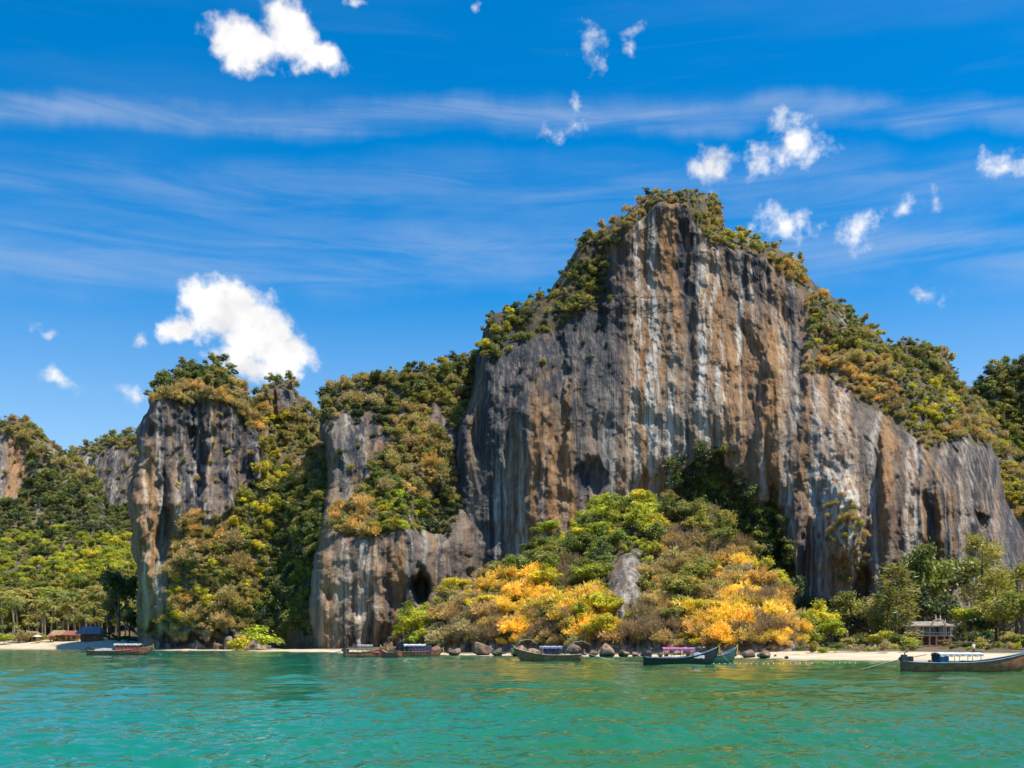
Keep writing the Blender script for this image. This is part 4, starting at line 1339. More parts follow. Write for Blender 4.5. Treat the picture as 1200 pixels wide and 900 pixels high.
def longtail(px0, px1, wl, bow, heading, label, hull_m, rail_m, canopy=None, cover=None, engine=True, rise=1.15, tarp=False, Yoff=0.0, L=None, bow_paint=None):
    """long-tail boat between two columns of the photograph, floating at the row wl"""
    Y = EYE * F / (wl - HZ) + Yoff
    pc = (px0 + px1) / 2
    X = (pc - 600) * Y / F
    wpx = (px1 - px0) * Y / F
    L = L or wpx / max(math.cos(heading), 0.3)
    rz = heading if bow > 0 else math.pi - heading
    root = empty('longtail_boat', (X, Y, 0), rz)
    root.rotation_euler[0] = R(random.uniform(-1.2, 1.2))
    B = 0.085 * L
    ns = 30
    st = []
    for i in range(ns + 1):
        s = i / ns
        b = B * (0.66 + 0.34 * min(1, s / 0.35)) * (1 - max(0, (s - 0.42) / 0.58) ** 2.4 * 0.97)
        g = 0.70 + 0.10 * max(0, 1 - s / 0.25) ** 2 + rise * 0.62 * max(0, (s - 0.38) / 0.62) ** 2.0
        k = -0.32 + (g * 0.75 + 0.32) * max(0, (s - 0.80) / 0.20) ** 2.2
        st.append(((s - 0.5) * L, b, g, k))
    m = MB()
    v, f = [], []
    secs = [(1.0, 1.0), (0.97, 0.72), (0.86, 0.42), (0.58, 0.14), (0.0, 0.0)]
    nsec = len(secs) * 2 - 1
    for (x, b, g, k) in st:
        row = [(x, b * w, k + (g - k) * hh) for w, hh in secs] + [(x, -b * w, k + (g - k) * hh) for w, hh in secs[-2::-1]]
        v += row
    for i in range(ns):
        for j in range(nsec - 1):
            a = i * nsec + j
            f.append((a, a + nsec, a + nsec + 1, a + 1))
    f.append(tuple(range(nsec)))                      # transom
    m.add(v, f)
    m.build('hull', hull_m, root, True)
    # deck boards inside, below the rail
    d = MB()
    dv, df = [], []
    for (x, b, g, k) in st:
        zz = g - 0.30 if g < 0.9 else g - 0.12
        dv += [(x, b * 0.9, zz), (x, -b * 0.9, zz)]
    for i in range(ns):
        df.append((2 * i, 2 * i + 1, 2 * i + 3, 2 * i + 2))
    d.add(dv, df).build('deck', WOOD_L, root)
    for sg in (-1, 1):
        rl = MB().tube([(x, sg * b * 1.01, g + 0.015, 0.05) for (x, b, g, k) in st], 6)
        rl.build('gunwale_rail', rail_m, root, True)
    if bow_paint:
        bp = MB()
        for sg in (-1, 1):
            q = [(x, sg * (b * 0.985 + 0.02), k + (g - k) * 0.95) for (x, b, g, k) in st[-9:]] + [(x, sg * (b * 0.88 + 0.02), k + (g - k) * 0.45) for (x, b, g, k) in st[-9:]]
            bp.add(q, [(i, i + 1, 10 + i, 9 + i) for i in range(8)])
        bp.build('bow_panel', bow_paint, root)
    xb, bb, gb, kb = st[-1]
    stem = MB().tube([(xb - 0.25, 0, kb * 0.6, 0.09), (xb + 0.02, 0, gb, 0.085), (xb + 0.16, 0, gb + 0.18, 0.065), (xb + 0.22, 0, gb + 0.34, 0.045)], 7)
    sp = stem.build('prow_post', hull_m, root, True)
    for kk, mt in enumerate((RIB1, REDC, RIB2)):
        q = MB().tube([(xb + 0.05 + 0.05 * kk, 0, gb + 0.06 + 0.09 * kk, 0.115), (xb + 0.08 + 0.05 * kk, 0, gb + 0.14 + 0.09 * kk, 0.105)], 8)
        q.add([(xb + 0.10, 0.02 * kk, gb + 0.1), (xb + 0.22, 0.05 * kk, gb + 0.05), (xb + 0.20 + 0.05 * kk, 0.04 * kk, gb - 0.5), (xb + 0.12, 0.03 * kk, gb - 0.45)], [(0, 1, 2, 3)])
        q.build('ribbon', mt, sp)
    for s in (0.25, 0.42, 0.58, 0.70):
        x, b, g, k = st[int(s * ns)]
        MB().box((x, 0, g - 0.12), (0.24, b * 1.8, 0.05)).build('bench', WOOD_L, root)
    if canopy:
        s0, s1, zt, roof_m, cur_m, cs0, cs1 = canopy
        x0, x1 = (s0 - 0.5) * L, (s1 - 0.5) * L
        hw = B * 0.92
        for xx in np.linspace(x0 + 0.15, x1 - 0.15, 4):
            for sg in (-1, 1):
                MB().tube([(xx, sg * hw * 0.92, 0.45, 0.025), (xx, sg * hw * 0.92, zt, 0.025)], 5).build('canopy_post', STEEL, root)
        c = MB()
        nx, ny = 9, 7
        vv = []
        for top in (0.035, 0.0):
            for i in range(nx):
                for j in range(ny):
                    a = -1 + 2 * j / (ny - 1)
                    sag = 0.03 * math.sin(i * 2.4) * (1 - a * a)
                    vv.append((x0 + (x1 - x0) * i / (nx - 1), a * hw * 1.08, zt + 0.10 * (1 - a * a) + sag + top))
        ff = []
        for t0 in (0, nx * ny):
            for i in range(nx - 1):
                for j in range(ny - 1):
                    q = t0 + i * ny + j
                    ff.append((q, q + ny, q + ny + 1, q + 1) if t0 else (q, q + 1, q + ny + 1, q + ny))
        for i in range(nx - 1):
            for j in (0, ny - 1):
                q = i * ny + j
                ff.append((q, q + ny, q + ny + nx * ny, q + nx * ny))
        for j in range(ny - 1):
            for i in (0, nx - 1):
                q = i * ny + j
                ff.append((q, q + 1, q + 1 + nx * ny, q + nx * ny))
        cr = c.add(vv, ff).build('canopy', roof_m, root, True)
        for sg in (-1, 1):                           # valance hanging from the canopy edge
            va = MB()
            vv = []
            nn = 24
            for i in range(nn + 1):
                xx = x0 + (x1 - x0) * i / nn
                vv += [(xx, sg * hw * 1.09, zt + 0.01), (xx, sg * (hw * 1.09 + 0.02 * math.sin(i * 1.9)), zt - 0.16 - 0.03 * math.sin(i * 1.3))]
            va.add(vv, [(2 * i, 2 * i + 1, 2 * i + 3, 2 * i + 2) for i in range(nn)]).build('valance', roof_m, cr)
        if cur_m:
            for sg in (-1, 1):
                va = MB()
                vv = []
                a0, a1 = (cs0 - 0.5) * L, (cs1 - 0.5) * L
                for i in range(nn + 1):
                    xx = a0 + (a1 - a0) * i / nn
                    yy = sg * (hw * 0.98 + 0.03 * math.sin(i * 1.7))
                    vv += [(xx, yy, zt - 0.05), (xx, yy, 0.55)]
                va.add(vv, [(2 * i, 2 * i + 1, 2 * i + 3, 2 * i + 2) for i in range(nn)]).build('side_curtain', cur_m, root)
    if cover:
        s0, s1, zt, cm = cover
        c = MB()
        x0, x1 = (s0 - 0.5) * L, (s1 - 0.5) * L
        vv = []
        for i in range(7):
            for j in range(7):
                a = -1 + 2 * j / 6
                vv.append((x0 + (x1 - x0) * i / 6, a * B * 0.95, 0.68 + (zt - 0.68) * (1 - abs(a) ** 4) * (0.55 + 0.45 * math.sin(math.pi * (i + .6) / 7.2)) + 0.04 * math.sin(i * 2.1 + j)))
        c.add(vv, [(i * 7 + j, i * 7 + 7 + j, i * 7 + 8 + j, i * 7 + 1 + j) for i in range(6) for j in range(6)]).build('tarpaulin', cm, root, True)
    if engine:
        xs = -0.5 * L
        e = MB().box((xs + 0.15, 0, 1.02), (0.62, 0.42, 0.34)).box((xs + 0.10, 0, 1.26), (0.40, 0.34, 0.18)).box((xs + 0.62, 0, 1.0), (0.30, 0.46, 0.42))
        e.tube([(xs + 0.2, 0.1, 1.3, 0.05), (xs + 0.2, 0.12, 1.52, 0.05), (xs + 0.45, 0.14, 1.58, 0.05)], 7)
        e.tube([(xs - 0.15, -0.16, 1.0, 0.16), (xs - 0.15, 0.16, 1.0, 0.16)], 10)
        eg = e.build('engine', IRON, root)
        MB().tube([(xs + 0.25, 0, 0.45, 0.07), (xs + 0.25, 0, 0.9, 0.06)], 7).build('engine_mount', STEEL, root)
        MB().tube([(xs + 0.9, 0, 1.15, 0.03), (xs + 1.9, 0.05, 1.35, 0.025)], 6).build('tiller', STEEL, root)
        sh = MB().tube([(xs - 0.15, 0, 0.98, 0.055), (xs - 1.6, 0, 0.62, 0.05), (xs - 3.3, 0, 0.14, 0.045)], 7).build('drive_shaft', STEEL, root)
        pr = MB().lathe((0, 0, 0), [(0.03, -0.05), (0.05, 0.0), (0.03, 0.05)])
        pr.v = [(xs - 3.3 + z, y, 0.13 + x) for (x, y, z) in pr.v]
        for kx in range(2):
            a = kx * math.pi + 0.5
            pr.add([(xs - 3.30, 0.03 * math.cos(a), 0.13 + 0.03 * math.sin(a)), (xs - 3.26, 0.15 * math.cos(a - .3), 0.13 + 0.15 * math.sin(a - .3)), (xs - 3.34, 0.15 * math.cos(a + .3), 0.13 + 0.15 * math.sin(a + .3))], [(0, 1, 2)])
        pr.build('propeller', STEEL, sh)
    MB().tube([(xb - 0.1, 0.03, gb - 0.05, 0.02), (xb + 0.5, 0.05, gb * 0.55, 0.02), (xb + 1.3, 0.08, 0.1, 0.02), (xb + 1.9, 0.1, -0.15, 0.02)], 5).build('mooring_rope', PALE_BARK, root)
    for s_ in (0.2, 0.36, 0.5, 0.64, 0.76):
        if random.random() < 0.75:
            x, b, g, k = st[int(s_ * ns)]
            q = MB()
            for _ in range(random.randint(1, 3)):
                q.box((x + random.uniform(-.3, .3), random.uniform(-.45, .45) * b, g + random.uniform(-.12, .1)), (random.uniform(.2, .5), random.uniform(.2, .45), random.uniform(.18, .42)), random.uniform(0, 3), random.uniform(.6, 1))
            q.build('cargo', random.choice([WOOD_L, GREYC, BLUE, JACKET, BLACK]), root)
    tag(root, label, 'boat', 'long-tail boats moored in the bay')
    return root


longtail(104, 177, 767.6, 1, 0.12, 'dark long-tail boat with white canopy over faded red curtains off the palm beach', WOOD, TANP, (0.42, 0.84, 1.75, WHITE, REDC, 0.44, 0.82), (0.13, 0.42, 1.15, GREYC), True, 1.25)
longtail(404, 452, 770.2, 1, 0.35, 'long-tail boat with red bow panel and grey canopy beside the crag foot', WOOD, GREENP, (0.30, 0.66, 1.7, GREYC, None, 0, 0), (0.62, 0.80, 1.0, REDC), True, 1.25, bow_paint=REDP)
longtail(444, 470, 771.4, -1, 1.05, 'small bare wooden long-tail boat turned bow-on between two canopied boats', WOOD, WOOD, None, None, False, 1.2, Yoff=4.0, L=6.5)
longtail(466, 518, 769.4, 1, 0.2, 'brown long-tail boat with narrow white canopy and purple curtain by the knoll', WOOD, WOOD, (0.14, 0.62, 1.75, WHITE, PURPLE, 0.30, 0.75), None, False, 0.7)
longtail(603, 681, 774.6, -1, 0.10, 'brown long-tail boat with lilac canopy moored in front of the boulders', WOOD, TANP, (0.28, 0.62, 1.65, LILAC, PURPLE, 0.34, 0.56), None, True, 1.35)
longtail(754, 842, 779.2, 1, 0.08, 'black long-tail boat with pink canopy and blue rail below the golden shrubs', BLACK, TEALP, (0.24, 0.66, 1.62, PINK, None, 0, 0), (0.66, 0.80, 1.25, GREYC), True, 1.75)
longtail(806, 867, 778.8, 1, 0.55, 'dark green long-tail boat without canopy behind the black boat', GREENP, TEALP, None, None, False, 1.6, Yoff=7.5)
rb = longtail(1057, 1212, 787.0, 1, 0.03, 'brown long-tail boat with white awning, blue tarp and long engine shaft off the pavilion beach', WOOD, TEALP, (0.25, 0.58, 1.38, WHITE, BLUE, 0.25, 0.32), None, True, 1.5)
longtail(4, 27, 759.6, 1, 0.05, 'small low dark boat drawn up at the edge of the palm beach', BLACK, BLACK, None, None, False, 0.5)

# kayak in the shallows before the crag tower
Y = EYE * F / 13.4
k = empty('kayak', ((216 - 600) * Y / F, Y, 0.05), 0.25)
prof = [((s - 0.5) * 2.6, 0.34 * math.sin(math.pi * s) ** 0.6 + 0.01, 0.10 + 0.18 * (2 * s - 1) ** 2) for s in np.linspace(0, 1, 13)]
mb = MB(); vv = []
for (x, b, g) in prof:
    vv += [(x, b, g), (x, b * 0.6, g - 0.22), (x, -b * 0.6, g - 0.22), (x, -b, g), (x, 0, g + 0.06)]
mb.add(vv, [(i * 5 + j, i * 5 + 5 + j, i * 5 + 5 + (j + 1) % 5, i * 5 + (j + 1) % 5) for i in range(12) for j in range(5)])
mb.build('hull', paint('coral_plastic', (0.62, 0.20, 0.13)), k, True)
MB().box((-0.35, 0, 0.33), (0.10, 0.40, 0.36)).build('seat', WHITE, k)
tag(k, 'small coral red kayak in the shallows before the crag tower', 'kayak')

# float line off the pavilion beach
BUOY = paint('float_white', (0.8, 0.78, 0.70))
bm_ = MB().lathe((0, 0, 0), [(0.02, -0.20), (0.10, -0.18), (0.17, -0.08), (0.19, 0.02), (0.15, 0.13), (0.07, 0.19), (0.04, 0.20), (0.04, 0.28), (0.02, 0.29)])
b0 = bm_.build('buoy', BUOY)
for i in range(27):
    px = 836 + i * 6.4 + random.uniform(-1, 1)
    Y = EYE * F / (28.6 - 0.06 * i + random.uniform(-.15, .15))
    o = b0 if i == 0 else b0.copy()
    if i: COL.objects.link(o)
    o.location = ((px - 600) * Y / F, Y, 0.04)
    o.scale = (0.30,) * 3
    o.rotation_euler = (random.uniform(-.3, .3), random.uniform(-.3, .3), 0)
    tag(o, 'small white float on the swimming line off the pavilion beach', 'buoy', 'floats of the swimming line')

# ------------------------------------------------------------------ boulders
def boulder_mesh(seed):
    r = np.random.default_rng(seed)
    bm = bmesh.new()
    bmesh.ops.create_icosphere(bm, subdivisions=4, radius=1)
    P = np.array([q.co[:] for q in bm.verts])
    for k in range(16):                               # broken facets
        n_ = unit(r.normal(size=3)); d_ = r.uniform(0.50, 0.82)
        ex = np.maximum(P @ n_ - d_, 0)
        P -= ex[:, None] * n_ * 0.92
    P *= (1 + 0.13 * fbm(P[:, 0] * 2 + seed, P[:, 1] * 2, P[:, 2] * 2, 4, seed))[:, None]
    P *= np.array([1, 0.8, 0.75])
    for q, c in zip(bm.verts, P): q.co = c
    for f in bm.faces: f.smooth = True
    me = bpy.data.meshes.new('boulder'); bm.to_mesh(me); bm.free()
    return me


def boulder_mat():
    m, tt, out = new_mat('shore_rock')
    g = tt.n('ShaderNodeNewGeometry')
    a = tt.noise(g.outputs['Position'], 0.9, 6, 0.65)
    b = tt.noise(g.outputs['Position'], 4.0, 5, 0.65)
    sp = tt.n('ShaderNodeSeparateXYZ'); tt.l(g.outputs['Position'], sp.inputs[0])
    c = tt.mix(tt.ramp(a, 0.32, 0.68), (0.09, 0.062, 0.045), (0.34, 0.25, 0.18))
    oi = tt.n('ShaderNodeObjectInfo')
    c = tt.mix(1.0, c, tt.mix(oi.outputs['Random'], (0.45, 0.42, 0.40), (1.35, 1.12, 0.95)), 'MULTIPLY')
    c = tt.mix(tt.ramp(b, 0.45, 0.7, 0, 0.5), c, (0.10, 0.09, 0.08))
    c = tt.mix(tt.ramp(tt.math('ADD', sp.outputs[2], tt.math('MULTIPLY', a, 0.5)), 0.95, 0.45), c, (0.03, 0.028, 0.022))   # tide line
    p = tt.n('ShaderNodeBsdfPrincipled', i_Roughness=0.9)
    tt.l(c, p.inputs['Base Color'])
    bp = tt.n('ShaderNodeBump', i_Strength=0.7, i_Distance=0.25)
    tt.l(tt.math('ADD', a, tt.math('MULTIPLY', b, 0.4)), bp.inputs['Height']); tt.l(bp.outputs[0], p.inputs['Normal'])
    tt.l(p.outputs[0], out.inputs[0])
    return m


BM = [boulder_mesh(300 + i) for i in range(6)]
SR = boulder_mat()
for me in BM: me.materials.append(SR)


def boulder(px, base, w, h, label, group=None, i=None, Yx=None):
    Y = Yx or EYE * F / (base - HZ)
    o = bpy.data.objects.new('boulder', BM[random.randrange(6) if i is None else i])
    COL.objects.link(o)
    wm, hm = w * 0.85 * Y / F, h * 0.9 * Y / F
    o.location = ((px - 600) * Y / F, Y + wm * 0.3, hm * 0.36)
    o.scale = (wm / 1.75, wm / 1.75, hm / 1.15)
    o.rotation_euler = (0, 0, random.uniform(0, 6.28))
    tag(o, label, 'rock', group)


boulder(565, 768.5, 30, 20, 'large tan boulder with a flat lit face at the foot of the knoll', i=0)
boulder(583, 768.8, 16, 12, 'dark boulder leaning on the large tan boulder', i=1)
boulder(606, 769.2, 30, 16, 'low dark boulder behind the prow of the lilac canopied boat', i=2)
boulder(625, 769.0, 18, 11, 'brown boulder between the low dark one and the lilac canopy', i=3)
boulder(645, 768.8, 18, 13, 'tan boulder showing above the lilac boat canopy', i=4)
boulder(675, 769.6, 28, 19, 'rounded dark boulder behind the stern of the lilac canopied boat', i=5)
boulder(694, 769.8, 13, 10, 'small tan boulder between the dark and the white topped boulders', i=0)
boulder(712, 770.0, 27, 20, 'pale white topped boulder at the foot of the knoll', i=1)
boulder(733, 770.0, 16, 10, 'brown boulder next to the pale white topped one', i=2)
boulder(745, 770.4, 14, 8, 'small dark boulder by the stern of the black boat', i=3)
boulder(486, 768.0, 22, 12, 'brown boulder under the yellow green bush by the crag cave', i=4)
boulder(508, 768.2, 26, 14, 'dark broad boulder beside the purple curtained boat', i=5)
boulder(532, 768.4, 22, 11, 'dark boulder between the purple curtained boat and the large tan boulder', i=0)
boulder(876, 771.6, 22, 13, 'dark boulder at the beach end of the knoll', i=2)
boulder(897, 772.2, 24, 12, 'last dark boulder before the sand at the knoll end', i=3)
for k in range(34):
    px = 470 + 13.6 * k + random.uniform(-5, 5)
    if px > 925: continue
    b = float(np.interp(px, SH[:, 0], SH[:, 1])) - random.uniform(0.2, 1.6)
    boulder(px, b, random.uniform(6, 15), random.uniform(4, 10), 'small dark tide-stained rock along the foot of the knoll', 'small rocks along the foot of the knoll')
for k in range(12):
    px = 172 + 15 * k + random.uniform(-5, 5)
    b = float(np.interp(px, SH[:, 0], SH[:, 1])) - random.uniform(0.5, 1.4)
    if px > 262 and px < 345: continue
    boulder(px, b, random.uniform(5, 11), random.uniform(2.5, 5), 'small rock on the sand under the crag tower', 'small rocks under the crag tower')

# bare fallen trees arching over the boulders
for (px, base, w, h, lab) in ((614, 769.4, 30, 22, 'pale bare fallen tree arching over the low dark boulder'), (676, 769.8, 30, 20, 'pale bare branch arching over the rounded dark boulder')):
    Y = EYE * F / (base - HZ) - 0.5
    o = empty('fallen_tree', ((px - 600) * Y / F, Y, 0.2), 0.2)
    q = w * Y / F; hh = h * Y / F
    tr = MB().tube([(-q * .5, 0, 0, .09), (-q * .36, .1, hh * .42, .08), (-q * .12, .1, hh * .78, .07), (q * .22, 0, hh * .86, .05), (q * .55, 0, hh * .62, .03)], 7)
    tr.build('trunk', PALE_BARK, o, True)
    for i in range(5):
        a = -0.35 + 0.17 * i
        MB().tube([(q * a, .1, hh * (.62 if i else .35), .03), (q * (a + .05), .3, hh * (.9 + .1 * i), .022), (q * (a + .16), .35, hh * (1.05 + .06 * i), .012)], 5).build('branch', PALE_BARK, o, True)
    tag(o, lab, 'fallen tree')

# ------------------------------------------------------------------ white pavilion house
HY = 188.0
hx = lambda px: (px - 600) * HY / F
hz = lambda py: EYE + (HZ - py) * HY / F
HW = paint('white_render', (0.62, 0.57, 0.50), 0.8, 0.12, 0.6)
HR = simple('weathered_roof', (0.24, 0.21, 0.18), 0.85, 0.3, 1.2, 0.4)
HB = simple('brown_timber', (0.16, 0.07, 0.035), 0.7, 0.3, 2)
HO = simple('orange_brick', (0.34, 0.13, 0.05), 0.85, 0.3, 2, 0.4)
HG = simple('dark_glass', (0.02, 0.022, 0.025), 0.12, 0.2, 1)
HP = paint('pinkish_trim', (0.50, 0.36, 0.26), 0.8, 0.12)
house = empty('pavilion_house', (hx(1085), HY, 0))
ox = hx(1085)
def P_(a, b, c, d, y0, y1):
    """box between columns a..b, rows c (upper)..d (lower), depth y0..y1 from the front plane"""
    return ((hx(a) + hx(b)) / 2 - ox, (y0 + y1) / 2, (hz(c) + hz(d)) / 2), (hx(b) - hx(a), y1 - y0, hz(c) - hz(d))
MB().box(*P_(1060, 1114, 756, 764, -1.6, 6)).build('terrace', HO, house)
MB().box(*P_(1062, 1112, 745, 756, 1.2, 5.8)).build('lower_wall', HB, house)
MB().box(*P_(1058, 1115, 744.2, 745.6, -0.8, 6)).build('balcony_floor', HP, house)
for px in (1062, 1070, 1079, 1088, 1096, 1105, 1112):
    c, s = P_(px - .7, px + .7, 745.7, 756, -0.6, -0.35)
    MB().box(c, s).box((c[0], c[1], c[2] - s[2] / 2 + .12), (s[0] * 1.7, .4, .2)).box((c[0], c[1], c[2] + s[2] / 2 - .1), (s[0] * 1.6, .38, .16)).build('column', HP, house)
MB().box(*P_(1061, 1080, 733.4, 744.1, 0.2, 5.6)).build('upper_wall', HW, house)
MB().box(*P_(1080.05, 1112, 733.4, 744.1, 1.0, 5.6)).build('upper_wall', HW, house)
for (a, b, c0, d0, y) in ((1064.5, 1068.5, 736, 743.6, 0.18), (1071.5, 1075.5, 736, 743.6, 0.18), (1081, 1087.4, 734.6, 744.0, 0.98), (1089.2, 1103.5, 733.6, 744.0, 0.98), (1106, 1110.5, 735.5, 743.8, 0.98)):
    c, s = P_(a, b, c0, d0, y - 0.06, y - 0.005)
    wnd = MB().box(c, s).build('window', HG, house)
    fr = MB()
    for sg in (-1, 1):
        fr.box((c[0] + sg * (s[0] / 2 + .04), c[1] - .02, c[2]), (.08, .12, s[2] + .16))
        fr.box((c[0], c[1] - .02, c[2] + sg * (s[2] / 2 + .04)), (s[0], .11, .08))
    fr.box((c[0], c[1] - .03, c[2]), (.05, .06, s[2]))
    fr.build('frame', HW, wnd)
for px in (1061.5, 1080.5, 1088.2, 1104.6, 1112.5):          # upper posts
    c, s = P_(px - .6, px + .6, 733.5, 744.15, -0.6, -0.4)
    MB().box(c, s).build('post', HW, house)
for k in range(22):
    px = 1062 + k * 2.4
    c, s = P_(px - .18, px + .18, 741.4, 744.1, -0.68, -0.62)
    MB().box(c, s).build('baluster', HW, house)
MB().box(*P_(1060.5, 1113.5, 740.9, 741.4, -0.72, -0.58)).build('handrail', HW, house)
rf = MB()
zb, ztp = hz(733.4), hz(728.0)
v = [(hx(1056) - ox, -1.2, zb), (hx(1116) - ox, -1.2, zb), (hx(1116) - ox, 6.4, zb), (hx(1056) - ox, 6.4, zb),
     (hx(1066) - ox, 1.6, ztp), (hx(1108) - ox, 1.6, ztp), (hx(1108) - ox, 3.6, ztp), (hx(1066) - ox, 3.6, ztp)]
v += [(q[0], q[1], q[2] - 0.14) for q in v[:4]]
rf.add(v, [(0, 1, 5, 4), (1, 2, 6, 5), (2, 3, 7, 6), (3, 0, 4, 7), (4, 5, 6, 7), (8, 9, 1, 0), (9, 10, 2, 1), (10, 11, 3, 2), (11, 8, 0, 3), (11, 10, 9, 8)])
roof = rf.build('roof', HR, house)
MB().box(*P_(1055.6, 1116.4, 732.9, 734.2, -1.3, -1.21)).build('fascia', HP, roof)
# arched gable over the balcony
ga = MB()
cx_, rx_ = hx(1096.4) - ox, (hx(1105.6) - hx(1087.2)) / 2
vv = []
for i in range(15):
    a = math.pi * i / 14
    for (k1, yy) in ((1.0, -1.45), (0.78, -1.45), (1.0, -1.2), (0.78, -1.2)):
        vv.append((cx_ + math.cos(a) * rx_ * k1, yy, hz(734.5) + math.sin(a) * (hz(725.0) - hz(734.5)) * k1))
ff = []
for i in range(14):
    b = i * 4
    ff += [(b, b + 4, b + 5, b + 1), (b + 2, b + 3, b + 7, b + 6), (b, b + 2, b + 6, b + 4), (b + 1, b + 5, b + 7, b + 3)]
ga.add(vv, ff)
gab = ga.build('arch_gable', HP, house)
for (px, py0, y) in ((1069, 728.2, 2.0), (1093.2, 726.0, -1.3), (1098.4, 725.6, -1.3), (1107, 728.0, 1.8), (1104.5, 731, -1.2)):
    h_ = hz(py0 - 6) - hz(py0)
    MB().lathe((hx(px) - ox, y, hz(py0)), [(.16, -0.1), (.16, .08), (.07, .16), (.13, .3), (.10, .42), (.04, .55), (.02, h_)], 8).build('finial', HW, house)
tag(house, 'white two-storey beach pavilion with arched gable, finials and brown lower floor', 'house')
# low grey garden wall beside it
MB_w = empty('garden_wall', (hx(1124), 186, 0))
MB().box((0, 0, 1.35), (3.4, .3, 1.5)).build('wall', simple('grey_render', (0.20, 0.19, 0.17), .9, .25, 1), MB_w)
MB().box((0, 0, 2.14), (3.6, .42, .10)).build('coping', HP, MB_w)
tag(MB_w, 'low grey garden wall beside the white pavilion', 'wall')
# pale little kiosk half hidden by bushes
kx = (1026 - 600) * 182 / F
ki = empty('beach_kiosk', (kx, 182, gz(kx, 182)), 0.3, 0.85)
MB().box((0, 0, 1.0), (1.5, 1.2, 2.0)).build('wall', HW, ki)
MB().add([(-1, -.9, 2.0), (1, -.9, 2.0), (1, .9, 2.0), (-1, .9, 2.0), (0, 0, 2.7)], [(0, 1, 4), (1, 2, 4), (2, 3, 4), (3, 0, 4), (3, 2, 1, 0)]).build('roof', HR, ki)
MB().box((0, -.61, .85), (.6, .03, 1.6)).build('door', HB, ki)
tag(ki, 'small pale kiosk half hidden among the beach bushes', 'kiosk')

# ------------------------------------------------------------------ huts on the palm beach
THATCH = simple('thatch', (0.30, 0.20, 0.11), 0.95, 0.35, 2, 0.6)
SLATE = simple('blue_grey_roof', (0.17, 0.18, 0.22), 0.8, 0.25, 1, 0.3)
TANW = simple('bamboo_wall', (0.45, 0.28, 0.13), 0.9, 0.3, 2, 0.4)
RUST = simple('rust_roof', (0.26, 0.09, 0.06), 0.85, 0.3, 1.5, 0.3)


def hut(px, Y, w, d, hw, hr, wall_m, roof_m, label, rz=0.0):
    X = (px - 600) * Y / F
    z = gz(X, Y)
    o = empty('beach_hut', (X, Y, z), rz)
    MB().box((0, d * .15, hw / 2), (w * .86, d * .6, hw)).build('wall', wall_m, o)
    for sx in (-1, 1):
        for sy in (-1, 1):
            MB().tube([(sx * w * .47, sy * d * .45, -.3, .09), (sx * w * .47, sy * d * .45, hw, .08)], 6).build('post', BARK, o)
    x, y = w * .56, d * .58
    MB().add([(-x, -y, hw), (x, -y, hw), (x, y, hw), (-x, y, hw), (-x * .75, 0, hw + hr), (x * .75, 0, hw + hr), (-x, -y, hw - .15), (x, -y, hw - .15), (x, y, hw - .15), (-x, y, hw - .15)],
             [(0, 1, 5, 4), (2, 3, 4, 5), (1, 2, 5), (3, 0, 4), (6, 7, 1, 0), (7, 8, 2, 1), (8, 9, 3, 2), (9, 6, 0, 3), (9, 8, 7, 6)]).build('roof', roof_m, o)
    MB().box((-w * .15, -d * .152, hw * .42), (.9, .04, hw * .8)).build('door', HB, o)
    MB().box((w * .22, -d * .152, hw * .55), (1.0, .04, .8)).build('window', HG, o)
    tag(o, label, 'hut')


hut(107, 322, 6.5, 5, 2.2, 2.2, HB, SLATE, 'beach hut with steep blue grey roof beside the dark round bush')
hut(84, 330, 4.2, 4, 1.9, 1.2, TANW, RUST, 'small tan beach hut with rusty red roof')
hut(70, 332, 4.4, 4, 1.9, 1.4, TANW, THATCH, 'low thatched bamboo hut next to the rusty roofed hut')
hut(38, 338, 4.0, 4, 1.8, 1.3, TANW, THATCH, 'low thatched hut standing apart under the palms')

# low wooden stall and parasols at the water's edge
for (px, Y, col, lab) in ((60, 326, REDC, 'faded red beach parasol near the water on the palm beach'), (44, 328, WHITE, 'white beach parasol between thatched hut and water')):
    X = (px - 600) * Y / F; z = gz(X, Y)
    o = empty('beach_parasol', (X, Y, z))
    MB().tube([(0, 0, -.2, .04), (0, 0, 2.4, .03)], 6).build('pole', PALE_BARK, o)
    MB().lathe((0, 0, 0), [(1.45, 1.85), (1.0, 2.12), (.5, 2.34), (.03, 2.45)], 8).build('canopy', col, o)
    tag(o, lab, 'parasol')

# ------------------------------------------------------------------ person on the beach
def skin(name, joints, edges, mat, parent=None, sub=2):
    me = bpy.data.meshes.new(name)
    me.from_pydata([j[0] for j in joints], edges, [])
    o = link(name, me, mat, parent)
    md = o.modifiers.new('skin', 'SKIN')
    for i, j in enumerate(joints):
        rr = j[1] if isinstance(j[1], tuple) else (j[1], j[1])
        me.skin_vertices[0].data[i].radius = rr
    me.skin_vertices[0].data[0].use_root = True
    md.use_smooth_shade = True
    sb = o.modifiers.new('sub', 'SUBSURF'); sb.levels = sub; sb.render_levels = sub
    return o


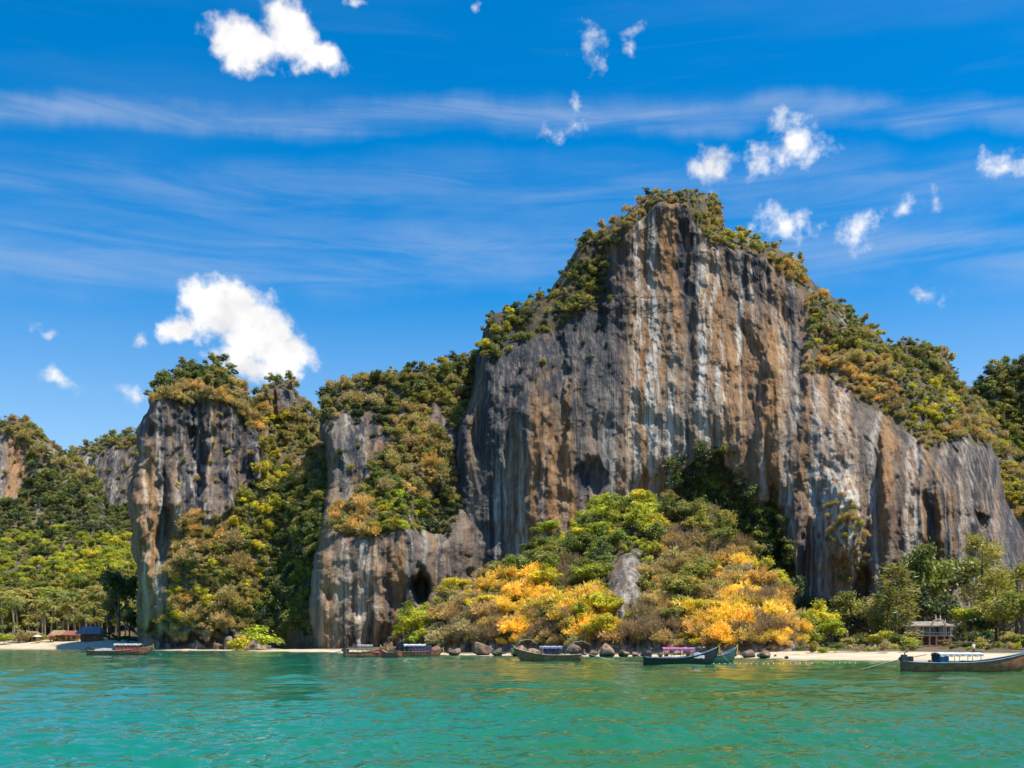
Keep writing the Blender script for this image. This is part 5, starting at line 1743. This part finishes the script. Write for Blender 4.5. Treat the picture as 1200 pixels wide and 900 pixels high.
PY_ = 140.0
PX_ = (1141 - 600) * PY_ / F
SKIN = simple('skin', (0.34, 0.20, 0.13), .6, .1, 4)
HAIR = simple('dark_hair', (0.02, 0.015, 0.012), .6, .2, 20)
SHIRT = simple('cream_shirt', (0.72, 0.66, 0.50), .85, .12, 5)
SHORT = simple('dark_shorts', (0.05, 0.045, 0.05), .85, .2, 5)
pj = [((0, 0, .92), (.15, .10)), ((0, 0, 1.12), (.14, .09)), ((0, 0, 1.34), (.16, .10)), ((0, 0, 1.48), (.055, .055)), ((0, -.01, 1.56), (.075, .085)), ((0, -.01, 1.66), (.08, .095)), ((0, 0, 1.73), (.05, .06)),
      ((.19, 0, 1.40), .055), ((.24, .01, 1.14), .042), ((.25, -.05, .90), .032), ((.25, -.07, .80), .03),
      ((-.19, 0, 1.40), .055), ((-.24, .01, 1.14), .042), ((-.25, -.05, .90), .032), ((-.25, -.07, .80), .03),
      ((.09, 0, .82), .085), ((.10, -.01, .48), .058), ((.10, .02, .10), .04), ((.11, -.14, .03), .035),
      ((-.09, 0, .82), .085), ((-.10, .01, .48), .058), ((-.10, .04, .10), .04), ((-.11, -.12, .03), .035)]
pe = [(0, 1), (1, 2), (2, 3), (3, 4), (4, 5), (5, 6), (2, 7), (7, 8), (8, 9), (9, 10), (2, 11), (11, 12), (12, 13), (13, 14), (0, 15), (15, 16), (16, 17), (17, 18), (0, 19), (19, 20), (20, 21), (21, 22)]
per = skin('person', pj, pe, SKIN)
per.location = (PX_, PY_, gz(PX_, PY_))
per.rotation_euler = (0, 0, 0.5)
skin('shirt', [((0, 0, .90), (.17, .12)), ((0, 0, 1.12), (.16, .11)), ((0, 0, 1.36), (.18, .12)), ((0, 0, 1.44), (.09, .08)), ((.20, 0, 1.40), .075), ((.25, .01, 1.20), .065), ((-.20, 0, 1.40), .075), ((-.25, .01, 1.20), .065)],
     [(0, 1), (1, 2), (2, 3), (2, 4), (4, 5), (2, 6), (6, 7)], SHIRT, per)
skin('shorts', [((0, 0, .93), (.17, .12)), ((.09, 0, .80), .105), ((.10, -.01, .52), .088), ((-.09, 0, .80), .105), ((-.10, .01, .52), .088)], [(0, 1), (1, 2), (0, 3), (3, 4)], SHORT, per)
skin('hair', [((0, .015, 1.74), (.075, .085)), ((0, .04, 1.66), (.085, .08)), ((0, .05, 1.58), (.06, .05))], [(0, 1), (1, 2)], HAIR, per)
tag(per, 'person in cream shirt and dark shorts standing on the sand behind the brown boat', 'person')
